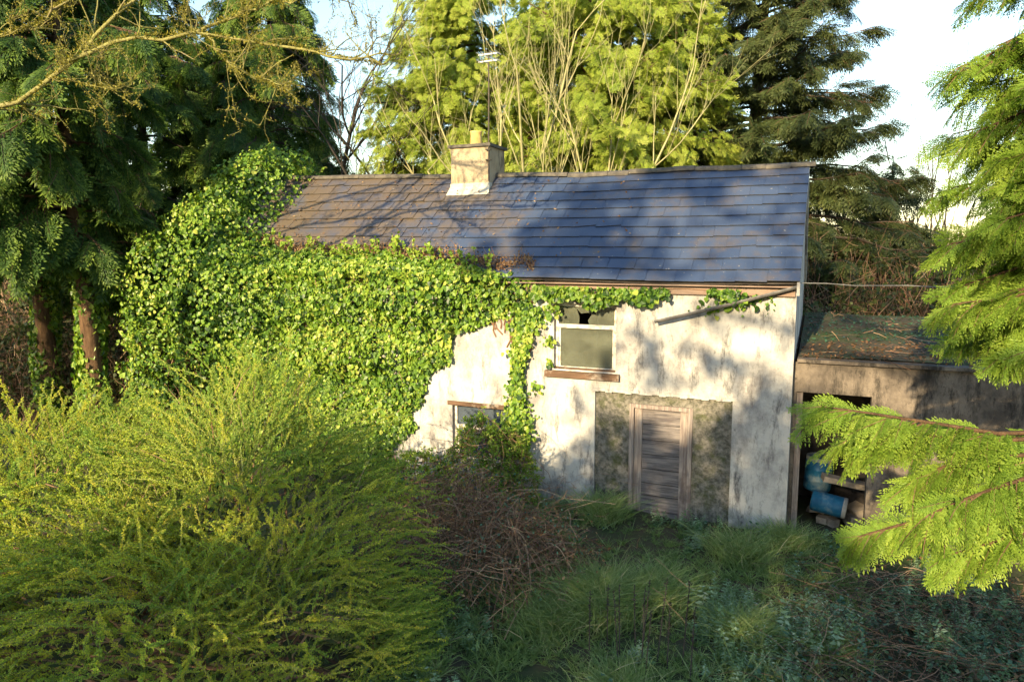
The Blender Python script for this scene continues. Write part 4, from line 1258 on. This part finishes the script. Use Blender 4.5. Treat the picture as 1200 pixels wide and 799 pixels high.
def plume_proto(seed, ntw=95, lp=5):
    """arching stem along +X, close set with short leafy side twigs, unit length"""
    global rng
    keep, rng = rng, np.random.default_rng(seed)
    t = np.linspace(0, 1, 9)
    Q = np.stack([t, .06 * np.sin(t * 4 + seed), .10 * t - .38 * t ** 2.3], -1)[None]
    a = Acc()
    a.ribbons(Q, np.linspace(.0042, .0018, 9), .5, 1)
    a.ribbons(Q, np.linspace(.0042, .0018, 9), .5, 1)
    leafy_twigs(a, Q, np.array([1.0]), ntw, .012, .048, .015, .0065, np.array([.5]), lp=lp, angle=.7, k=3)
    rng = keep
    return a.proto()
PLUME = [plume_proto(60 + i) for i in range(8)]
BUSH = [((-9.0, -6.6, -.2), (3.4, 2.3, 2.85)), ((-6.3, -5.9, -.2), (2.15, 1.9, 3.42)), ((-5.2, -6.7, -.3), (1.35, 1.4, 2.1)), ((-6.6, -8.0, -.3), (2.3, 1.4, 2.2)), ((-10.8, -8.0, -.3), (2.2, 2.0, 2.7))]
bush = thing('box_shrub', 'huge shaggy shrub of fine arching yellow-green stems filling the near left', 'shrub', (-7, -6.5, -.3))
P, Nn = mound_points(BUSH, 145)
keep = (P[:, 0] > -11.8) & (((P - CAM) * Nn).sum(1) < 1.5)
P, Nn = P[keep], Nn[keep]
n = len(P)
sc_ = Scatter()
flow = np.stack([wob(P, .8) + .25, wob(P + 7, .8), .3 * wob(P + 3, .8)], -1)
d = unit(Nn * .7 + np.array([.0, 0, .42]) + rng.normal(0, .24, (n, 3)) + .75 * flow)
ln = rng.uniform(.8, 1.55, n) * np.where(P[:, 0] > -5.2, .8, 1) * np.where(rng.random(n) < .15, 1.25, 1)
deep = .48 + .40 * rng.random(n)
sc_.put(rng.integers(0, 8, n), P - d * (ln * deep)[:, None], d, rng.normal(0, .4, (n, 3)) + [0, 0, 1], ln, np.clip(.5 + .35 * wob(P, 1.1) + rng.normal(0, .22, n), 0, 1))
sc_.build('foliage', PLUME, [M['broom'], M['stem']], bush)
a = Acc()
# bare whippy shoots standing proud of the crown
q = rng.choice(np.where((P[:, 2] > 1.9))[0], 130)
Q, Ls = arching(P[q], Nn[q], .5, 1.0, .35, .7, .2)
a.ribbons(Q, np.linspace(.006, .002, 7), rng.random(len(q)))
# inner scaffold
n = 90
b = rng.uniform([-10, -7.8, -.3], [-4.6, -5.4, 0], (n, 3))
e = P[rng.integers(0, len(P), n)] * .92 + np.array([-6.5, -6.4, .5]) * .08
tt = np.linspace(0, 1, 6)[None, :, None]
S_ = b[:, None] * (1 - tt) + e[:, None] * tt + rng.normal(0, .05, (n, 6, 3))
a.tubes(S_, np.linspace(.022, .008, 6), 3, rng.random(n))
a.build('stem', M['twig'], bush, kind='stuff')
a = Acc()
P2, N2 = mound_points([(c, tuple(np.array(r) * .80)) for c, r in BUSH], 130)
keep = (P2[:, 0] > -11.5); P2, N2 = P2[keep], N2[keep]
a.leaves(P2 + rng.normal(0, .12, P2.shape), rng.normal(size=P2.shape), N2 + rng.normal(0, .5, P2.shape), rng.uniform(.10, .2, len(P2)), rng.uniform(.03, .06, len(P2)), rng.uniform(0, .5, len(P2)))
a.build('inner_shade_leaves', M['dark_leaf'], bush, kind='stuff')  # inner leaves coloured dark to paint the shade within the shrub

# ------------------------------------------------------------------ brambles, wall shrub, hedge
br = thing('bramble_thicket', 'brown leafless bramble thicket between the shrub and the cottage wall', 'brambles', (-4.5, -3.4, -.2))
P, Nn = mound_points([((-4.9, -3.0, -.2), (1.5, 1.4, 1.75)), ((-3.9, -3.2, -.2), (1.3, 1.3, 1.2))], 120)
Q, Ls = arching(P, Nn, .6, 1.5, .7, .4, .5, jit=.6)
a = Acc(); a.ribbons(Q, np.linspace(.008, .004, 7), rng.random(len(Q)))
n = 1300
P2 = np.stack([rng.normal(-4.5, .75, n), rng.normal(-3.1, .7, n), np.abs(rng.normal(.1, .55, n))], -1)
D2 = rng.normal(size=(n, 3)) * [.4, .4, .3]
a.ribbons(P2[:, None] + D2[:, None] * np.linspace(-.6, .6, 5)[None, :, None] + rng.normal(0, .03, (n, 5, 3)), .004, rng.random(n))
a.build('cane', M['twig'], br, kind='stuff')
a = Acc(); n = 2600
P2 = np.concatenate([P[rng.integers(0, len(P), n)] + rng.normal(0, .16, (n, 3))])
a.leaves(P2, rng.normal(size=(n, 3)), rng.normal(size=(n, 3)) + [0, 0, 1], rng.uniform(.03, .07, n), rng.uniform(.02, .05, n), mat=(0))
a.m[-1][rng.random(n) < .45] = 1
a.build('leaf', [M['deadleaf'], M['ground_leaf']], br, kind='stuff')

ws = thing('wall_shrub', 'bushy green shrub growing against the wall below the lower window', 'shrub', (-5.9, -.7, -.1))
P, Nn = mound_points([((-5.55, -.75, .1), (.80, .6, 1.62)), ((-5.0, -.5, .1), (.45, .4, 1.4)), ((-6.9, -.9, 0), (.7, .6, .9))], 170)
k_ = P[:, 1] < -.05
P, Nn = P[k_], Nn[k_]
Q, Ls = arching(P, Nn, .35, .7, .7, .5, .4)
a = Acc(); leafy_twigs(a, Q, Ls, 16, .08, .2, .045, .024, rng.uniform(.2, .9, len(Q)), lp=7)
a.build('foliage', [M['ivy'], M['twig']], ws, kind='stuff')
a = Acc(); a.tubes(Q, np.linspace(.006, .002, 7), 3, .5); a.build('stem', M['twig'], ws, kind='stuff')

def brush(name, label, cat, boxes, n, leafmat, tlo, thi, lsz, kind=None, nl=3):
    t = thing(name, label, cat, tuple(np.array(boxes[0][:3])))
    a, b = Acc(), Acc()
    for (x, y, z, rx, ry, h) in boxes:
        nn_ = n
        P = np.stack([x + rx * rng.uniform(-1, 1, nn_), y + ry * rng.normal(0, .5, nn_), np.zeros(nn_)], -1)
        top = h * (.75 + .25 * wob(P, .9)) * rng.uniform(.3, 1, nn_) ** .6
        d = unit(rng.normal(0, .28, (nn_, 3)) + [0, 0, 1])
        tt = np.linspace(0, 1, 6)
        Q = P[:, None] + d[:, None] * (top[:, None] * tt)[..., None] + rng.normal(0, .08, (nn_, 6, 3)) * tt[None, :, None] * 1.5
        Q[..., 2] += z
        a.ribbons(Q, np.linspace(.016, .005, 6), rng.random(nn_))
        m = nn_ * nl * 4
        si = rng.integers(0, nn_, m); j = rng.integers(2, 6, m)
        b0 = Q[si, j] + rng.normal(0, .1, (m, 3))
        dd = unit(rng.normal(size=(m, 3)) + [0, 0, .4])
        a.ribbons(b0[:m // 3, None] + dd[:m // 3, None] * rng.uniform(.3, .9, (m // 3, 1, 1)) * np.linspace(0, 1, 3)[None, :, None] + rng.normal(0, .03, (m // 3, 3, 3)), .005, rng.random(m // 3))
        b.leaves(b0, dd, rng.normal(size=(m, 3)), rng.uniform(*lsz, m), rng.uniform(*lsz, m) * .55)
    a.build('stem', M['twig'], t, kind='stuff')
    b.build('foliage', leafmat, t, kind='stuff')
    return t
brush('hedge', 'dark tangled brown hedge behind the outbuilding roof', 'hedge', [(3.6, 8.2, -.1, 4.2, 1.2, 4.8), (3.8, 10.0, -.1, 4.7, 1.0, 6.6)], 1500, M['dark_leaf'], .3, .8, (.10, .22))
brush('thicket', 'shadowy twiggy thicket under the cedars left of the ivy', 'thicket', [(-17.5, 3.0, -.1, 4.0, 1.4, 4.0), (-20, .6, -.1, 3.5, .9, 3.4), (-24, 2.5, -.1, 4.5, .9, 4.5)], 700, M['dark_leaf'], .3, .8, (.10, .22))
wood = Acc(); wl = Acc()
for (x0, x1, y, h, n) in ((-60, -14, 24, 11.5, 1900), (-14, 6, 26, 8.0, 700), (3, 45, 27, 8.2, 1500)):
    P = np.stack([rng.uniform(x0, x1, n), y + rng.normal(0, 1.6, n), np.zeros(n) - .2], -1)
    top = h * (.7 + .3 * wob(P, .35)) * rng.uniform(.4, 1, n) ** .5
    d = unit(rng.normal(0, .2, (n, 3)) + [0, 0, 1]); tt = np.linspace(0, 1, 6)
    Q = P[:, None] + d[:, None] * (top[:, None] * tt)[..., None] + rng.normal(0, .15, (n, 6, 3)) * tt[None, :, None]
    wood.ribbons(Q, np.linspace(.05, .01, 6), rng.random(n))
    m = n * 14
    si = rng.integers(0, n, m); j = rng.integers(1, 6, m)
    b0 = Q[si, j] + rng.normal(0, .35, (m, 3))
    wl.leaves(b0, rng.normal(size=(m, 3)) + [0, 0, .3], rng.normal(size=(m, 3)), rng.uniform(.25, .55, m), rng.uniform(.12, .3, m))
wo = wood.build('distant_wood', M['twig'], kind='stuff')
tag(wo, 'dim brown tangle of far woodland closing the view behind the trees', 'woodland')
wf = wl.build('undergrowth', leaf_mat('far_foliage', [(0, (.03, .035, .015)), (.5, (.06, .06, .025)), (1, (.12, .09, .045))], .2), wo, kind='stuff')

# ------------------------------------------------------------------ ivy sleeve on the cedar trunks
for (bx, by, lab) in ((-16.0, -1.2, 'ivy climbing the nearer cedar trunk, lit along one side'), (-18.6, -.6, 'ivy climbing the furthest left cedar trunk')):
    a = Acc(); n = 3600
    th = rng.uniform(0, 2 * PI, n); z = rng.uniform(-.2, 6, n)
    r = .26 + .10 * rng.random(n) + .06 * np.sin(z * 2 + th)
    u = np.stack([np.cos(th), np.sin(th), 0 * th], -1)
    a.ivy_leaves(np.array([bx, by, 0]) + u * r[:, None] + np.stack([0 * z, 0 * z, z], -1), rng.normal(0, .4, (n, 3)) + [0, 0, -1], u + rng.normal(0, .4, (n, 3)), rng.uniform(.07, .14, n), rng.random(n))
    o = a.build('trunk_ivy', M['ivy'])
    tag(o, lab, 'ivy')

# ------------------------------------------------------------------ grass and ground litter
def blades(P, h, w_, lean, acc, tint, mat=0):
    n = len(P)
    d = np.stack([rng.normal(0, lean, n), rng.normal(0, lean, n), np.ones(n)], -1)
    t = np.linspace(0, 1, 4)
    Q = P[:, None] + d[:, None] * (h[:, None] * t)[..., None]
    side = np.stack([rng.normal(0, 1, n), rng.normal(0, 1, n), np.zeros(n)], -1)
    Q += unit(side)[:, None] * (h[:, None] * .45 * t ** 2)[..., None]
    Q[..., 2] -= (h[:, None] * .25 * t ** 2.5)
    acc.ribbons(Q, np.array([1, .8, .5, .1]) * w_, tint, mat)

def tuft_proto(seed, n=22):
    global rng
    keep, rng = rng, np.random.default_rng(seed)
    a = Acc()
    r = .10 * np.sqrt(rng.random(n)); th = rng.uniform(0, 6.28, n)
    blades(np.stack([r * np.cos(th), r * np.sin(th), 0 * r], -1), rng.uniform(.3, 1.0, n), .024, .6, a, rng.random(n))
    rng = keep
    return a.proto()
TUFT = [tuft_proto(80 + i) for i in range(6)]
n = 9000
x = rng.uniform(-7.5, 5.5, n); y = rng.uniform(-9, .2, n)
P0 = np.stack([x, y, 0 * x], -1)
dn = wob(P0, .9) + .35 * wob(P0, 2.5)
k_ = (dn > -.7 + 1.0 * (x > 1.2)) & ~((y > -.08) & (x < 0)) & (y < .1)
x, y, dn = x[k_], y[k_], dn[k_]
n = len(x)
P = np.stack([x, y, gz(x, y) - .01], -1)
sc_ = Scatter()
Zd = rng.normal(0, .18, (n, 3)) + [0, 0, 1]
sc_.put(rng.integers(0, 6, n), P, np.cross(rng.normal(size=(n, 3)), Zd), Zd, np.clip(.15 + .14 * wob(P + 5, 2.6) + .07 * rng.normal(size=n), .05, .5), np.clip(.45 + .45 * wob(P, 1.9) + rng.normal(0, .25, n), 0, 1))
o = sc_.build('grass', TUFT, [M['grass']])
tag(o, 'rough shaded grass in front of the cottage', 'grass')

for i, (tx, ty, rr, hh, nb_, lab) in enumerate((
        (-2.3, -3.6, .75, .62, 2600, 'largest bright grass tussock in front of the door'), (-2.9, -4.2, .6, .45, 1500, 'grass tussock nearest the bramble thicket'),
        (-1.6, -3.0, .6, .50, 1500, 'grass tussock close to the door step'), (-.6, -1.2, .6, .45, 1400, 'grass tussock at the foot of the wall right of the door'),
        (-.3, -3.6, .55, .38, 1300, 'pale flattened grass tussock right of the dead stalks'), (.05, -.5, .4, .4, 800, 'grass tussock at the bottom of the cottage corner'),
        (-3.2, -.5, .5, .55, 1100, 'grass tussock at the wall left of the door'), (-1.5, -5.4, .7, .35, 1500, 'pale blue-green grass tussock near the bottom edge'))):
    a = Acc()
    rad = rr * np.sqrt(rng.random(nb_)) * rng.uniform(.3, 1, nb_); th = rng.uniform(0, 2 * PI, nb_)
    x = tx + rad * np.cos(th); y = np.minimum(ty + rad * np.sin(th), -.03)
    P = np.stack([x, y, gz(x, y)], -1)
    blades(P, hh * 1.2 * rng.uniform(.45, 1.1, nb_), .006, .45, a, np.clip(rng.normal(.5, .22, nb_), 0, 1))
    o = a.build('grass_tussock', M['grass_plain'])
    tag(o, lab, 'grass', 'grass tussocks')

def weed_proto(seed):
    r = np.random.default_rng(seed)
    a = Acc()
    t = np.linspace(0, 1, 5)
    a.ribbons(np.stack([.1 * t ** 2, 0 * t, t], -1)[None], np.linspace(.012, .005, 5), .3, 0)
    P, D, Ls = [], [], []
    for i in range(11):
        z = .12 + .86 * i / 10
        az = i * 1.57 + r.normal(0, .3)
        for q in (0, PI):
            P.append([.1 * z * z, 0, z]); D.append([math.cos(az + q), math.sin(az + q), .25 - .6 * r.random()]); Ls.append((.34 - .22 * z) * r.uniform(.7, 1.2))
    P, D, Ls = np.array(P), np.array(D), np.array(Ls)
    a.leaves(P, D, np.array([0, 0, 1.0]) + r.normal(0, .3, P.shape), Ls, Ls * .45, r.random(len(P)))
    return a.proto()
WEED = [weed_proto(120 + i) for i in range(5)]
M['weed'] = leaf_mat('weed_leaf', [(0, (0.07, 0.15, 0.05)), (0.5, (0.18, 0.28, 0.13)), (0.85, (0.34, 0.44, 0.31)), (1, (0.40, 0.32, 0.17))], 0.25, 0.5, inst=True)
n = 11000
x = rng.uniform(-5.5, 4.5, n); y = rng.uniform(-8, -.15, n)
P0 = np.stack([x, y, 0 * x], -1)
k_ = (wob(P0 + 11, 1.0) + .4 * wob(P0, 2.7) > -.1 - .25 * (y < -4.5))
x, y = x[k_], y[k_]; n = len(x)
sc_ = Scatter()
Zd = rng.normal(0, .22, (n, 3)) + [0, 0, 1]
sc_.put(rng.integers(0, 5, n), np.stack([x, y, gz(x, y) - .01], -1), np.cross(rng.normal(size=(n, 3)), Zd), Zd, rng.uniform(.10, .32, n) * np.where(rng.random(n) < .08, 1.6, 1), np.clip(.5 + .5 * wob(np.stack([x, y, 0 * x], -1), 1.4) + rng.normal(0, .2, n), 0, 1))
o = sc_.build('weeds', WEED, [M['weed']])
tag(o, 'low blue-green leafy weeds growing through the grass', 'weeds')
# bramble canes arching over the ground at the right
cn = thing('bramble_canes', 'tangle of thin brown bramble canes arching over the ground under the fronds', 'brambles', (2.0, -3.8, -.2))
n = 330
b0 = np.stack([rng.uniform(.4, 4.0, n), rng.uniform(-5.8, -1.2, n), np.zeros(n)], -1); b0[:, 2] = gz(b0[:, 0], b0[:, 1])
az = rng.uniform(0, 2 * PI, n); L_ = rng.uniform(.5, 1.3, n); tt = np.linspace(0, 1, 8)
Q = b0[:, None] + np.stack([np.cos(az)[:, None] * L_[:, None] * tt, np.sin(az)[:, None] * L_[:, None] * tt, (rng.uniform(.8, 1.7, n) * L_)[:, None] * tt * (1 - tt)], -1) + rng.normal(0, .015, (n, 8, 3))
a = Acc(); a.tubes(Q, np.linspace(.006, .003, 8), 3, rng.random(n)); a.build('cane', M['bark'], cn, kind='stuff')
m_ = 1500
b1 = Q[rng.integers(0, n, m_), rng.integers(1, 8, m_)]
a = Acc(); a.leaves(b1, rng.normal(size=(m_, 3)), rng.normal(0, .5, (m_, 3)) + [0, 0, 1], rng.uniform(.04, .09, m_), rng.uniform(.03, .06, m_)); a.build('leaf', M['ground_leaf'], cn, kind='stuff')

# bramble leaves and dead leaves over the ground
a = Acc(); n = 11000
x = rng.uniform(-6.5, 5, n); y = rng.uniform(-8.5, -.1, n)
P0 = np.stack([x, y, 0 * x], -1)
k_ = wob(P0, 1.1) + .5 * wob(P0, 2.9) + .5 * (x > .6) + .35 * (y < -5.0) > .25
x, y = x[k_], y[k_]
P = np.stack([x, y, gz(x, y) + .04 + .25 * rng.random(len(x)) ** 2], -1)
a.leaves(P, rng.normal(size=P.shape) * [1, 1, .3], rng.normal(0, .45, P.shape) + [0, 0, 1], rng.uniform(.05, .12, len(P)), rng.uniform(.035, .08, len(P)))
o = a.build('undergrowth', M['ground_leaf'], kind='stuff'); tag(o, 'low bramble leaves carpeting the shaded ground', 'undergrowth')
a = Acc(); n = 6500
x = rng.uniform(-6.5, 5, n); y = rng.uniform(-8, -.1, n)
k_ = wob(np.stack([x, y, 0 * x + 5], -1), 1.3) + .6 * (x > .5) > .1
x, y = x[k_], y[k_]
P = np.stack([x, y, gz(x, y) + .02 + .12 * rng.random(len(x)) ** 2], -1)
a.leaves(P, rng.normal(size=P.shape) * [1, 1, .3], rng.normal(0, .5, P.shape) + [0, 0, 1], rng.uniform(.04, .10, len(P)), rng.uniform(.03, .06, len(P)))
n = 1100
b0 = np.stack([rng.uniform(.2, 4.5, n), rng.uniform(-6.5, -1.0, n), 0 * np.ones(n)], -1); b0[:, 2] = gz(b0[:, 0], b0[:, 1]) + .05 + .25 * rng.random(n) ** 2
dd = rng.normal(size=(n, 3)) * [.35, .3, .09]
Q = b0[:, None] + dd[:, None] * np.linspace(-1, 1, 5)[None, :, None] + rng.normal(0, .02, (n, 5, 3))
a.ribbons(Q, .004, rng.random(n), 1)
o = a.build('fallen_leaves', [M['deadleaf'], M['twig']], kind='stuff'); tag(o, 'brown fallen leaves and dry twigs strewn over the ground', 'leaf litter')

# dead dock stalks
dk = []
spots = [(-1.95, -4.5), (-1.75, -4.62), (-1.6, -4.4), (-1.45, -4.7), (-1.3, -4.5), (-1.15, -4.62), (-1.0, -4.4), (-1.7, -4.85), (-1.35, -4.95), (-.85, -4.75), (-1.55, -4.2), (-2.1, -4.8)]
for i, (x, y) in enumerate(spots):
    h = rng.uniform(.8, 1.2)
    z = float(gz(x, y))
    t = thing('dock_stalk', 'thin dark dead dock stalk standing in the grass before the door', 'stalk', (x, y, z), 'dead dock stalks')
    ln = rng.normal(0, .06, 2)
    tt = np.linspace(0, 1, 6)
    P = np.stack([x + ln[0] * h * tt, y + ln[1] * h * tt, z + h * tt], -1)
    a = Acc(); a.tubes(P, np.linspace(.010, .004, 6), 5, .2)
    a.build('stem', M['bark_dark'], t)
    a = Acc(); m_ = 60
    u = rng.uniform(.45, 1, m_)
    q = np.stack([np.interp(u, tt, P[:, c]) for c in range(3)], -1)
    a.leaves(q, rng.normal(size=(m_, 3)) + [0, 0, 1], rng.normal(size=(m_, 3)), rng.uniform(.02, .05, m_), .014)
    a.build('seed_head', M['bark_dark'], t, kind='stuff')

o = polytube('fallen_branch', [(1.28, -5.25, -.05), (1.45, -5.2, .16), (1.62, -5.15, .34), (1.74, -5.1, .45), (1.88, -5.12, .42), (2.1, -5.1, .36)], np.array([.014, .016, .017, .016, .013, .008]), M['bark_pale'], None, 6)
tag(o, 'pale bent fallen branch among the twigs at the bottom right', 'branch')

# ------------------------------------------------------------------ unseen trees behind the viewer, crowns shaped to throw shade on the yard
def sunspace(X, Z, T):
    return np.stack([X - SX * T, -T, Z + TZ * T], -1)

HX = np.array([-26, -18.5, -17.2, -16.4, -12, -8.0, -6.5, -5.3, -4.6, -4.0, -3.4, -2.6, -1.9, -1.2, -.4, .6, .9, 1.05, 1.5, 4.0, 9])
HZ = np.array([11, 8.0, 4.5, -1.8, -2.6, -1.9, -1.1, -.4, .5, 1.1, 1.7, 1.75, 1.55, 1.9, 2.5, 2.5, 2.3, .8, -.3, -.5, -.6])
def shade_tree(label, X0, X1, n, zlo, top, dens=1.0, t0=30, tspan=3.0, hole=.0, hf=1.2, leaf=(.22, .40), xm=None, gaps=(), sprigs=()):
    X = rng.uniform(X0, X1, n)
    tp = top(X)
    Z = zlo + (tp - zlo) * rng.random(n)
    T = t0 + rng.normal(0, tspan, n)
    q = np.stack([X, 0 * X, Z], -1)
    k_ = wob(q, hf) + .6 * wob(q, hf * 2.7) > hole - .9
    k_ &= Z < tp + .25 * wob(q, 2.6)
    for (gx, gz_, rx, rz, keep_) in gaps:
        k_ &= (((X - gx) / rx) ** 2 + ((Z - gz_) / rz) ** 2 > 1) | (rng.random(n) < keep_)
    P = sunspace(X, Z, T)[k_]
    for (gx, gz_, rx, rz, m_) in sprigs:
        P = np.concatenate([P, sunspace(gx + rx * rng.normal(0, .5, m_), gz_ + rz * rng.normal(0, .5, m_), t0 + rng.normal(0, 1.0, m_))])
    xm = (X0 + X1) / 2 if xm is None else xm
    base = sunspace(np.array([xm]), np.array([0.]), np.array([float(t0)]))[0]; base[2] = -.3
    t = thing('unseen_shade_tree', label, 'tree', tuple(base), 'unseen shade trees behind the viewer')
    a = Acc()
    a.leaves(P, rng.normal(size=P.shape), rng.normal(size=P.shape), rng.uniform(*leaf, len(P)), rng.uniform(*leaf, len(P)) * .7)
    a.build('crown', M['shade_tree_leaf'], t, kind='stuff')
    a = Acc()
    zt = float(top(np.array([xm]))[0]) + TZ * t0 - .8
    zz = np.linspace(-.4, zt - .5, 8)
    a.tubes(np.stack([base[0] + .2 * np.sin(zz * .5), base[1] + 0 * zz, zz], -1), np.linspace(.35, .04, 8), 8)
    lm = []
    for i in range(16):
        e = P[rng.integers(0, len(P))]
        e = e - np.array([0, 0, .5])
        zb_ = max(2.5, min(e[2] - 2.0, zt - 2))
        b = np.array([base[0] + .2 * math.sin(zb_ * .5), base[1], zb_])
        tt = np.linspace(0, 1, 6)[:, None]
        lm.append(b * (1 - tt) + e * tt + np.array([0, 0, .6]) * tt * (1 - tt))
    a.tubes(np.array(lm), np.linspace(.09, .02, 6), 5)
    a.build('trunk', M['bark'], t, True)
prof = lambda X: np.interp(X, HX, HZ)
for i, (A, B, nn_) in enumerate(((-25, -19.5, 5500), (-20, -15.2, 5000), (-15.6, -9.5, 3500), (-10, -4.5, 4000), (-4.9, -.2, 6000), (-.6, 3.2, 5000), (3.0, 9, 2500))):
    shade_tree('unseen broad leafed tree behind the viewer, crown shaped to cast shade, number %s in the row' % ('one two three four five six seven'.split()[i]), A, B, nn_, -5.5, prof, sprigs=() if i != 4 else ((-2.5, 3.2, .55, .6, 46), (-1.6, 3.3, .4, .4, 18), (-.95, 2.8, .6, .25, 40), (-.3, 3.4, .25, .5, 12), (-3.8, 1.9, .3, .3, 12), (-2.2, 2.5, .5, .25, 22), (-3.3, 2.6, .3, .5, 10), (-1.2, 3.75, .5, .15, 10)))
roofcov = lambda X: np.interp(X, [-6.2, -5.2, -3.6, -2.6, -1.5, 0, 3, 5], [5.3, 6.9, 7.6, 8.4, 12, 15, 16, 14])
shade_tree('tallest unseen broad leafed tree behind the viewer, crown shaped to shade the slates', -6.3, 4.8, 5200, 4.45, roofcov, t0=34, tspan=2.0, hole=.40, hf=1.0, xm=3.2, gaps=((-.95, 6.7, .65, .65, 0), (-1.5, 5.2, 1.1, .7, .06), (-3.0, 5.7, .5, .35, .3), (-.7, 4.8, .5, .3, .2), (2.7, 4.9, 1.6, 1.1, 0)))
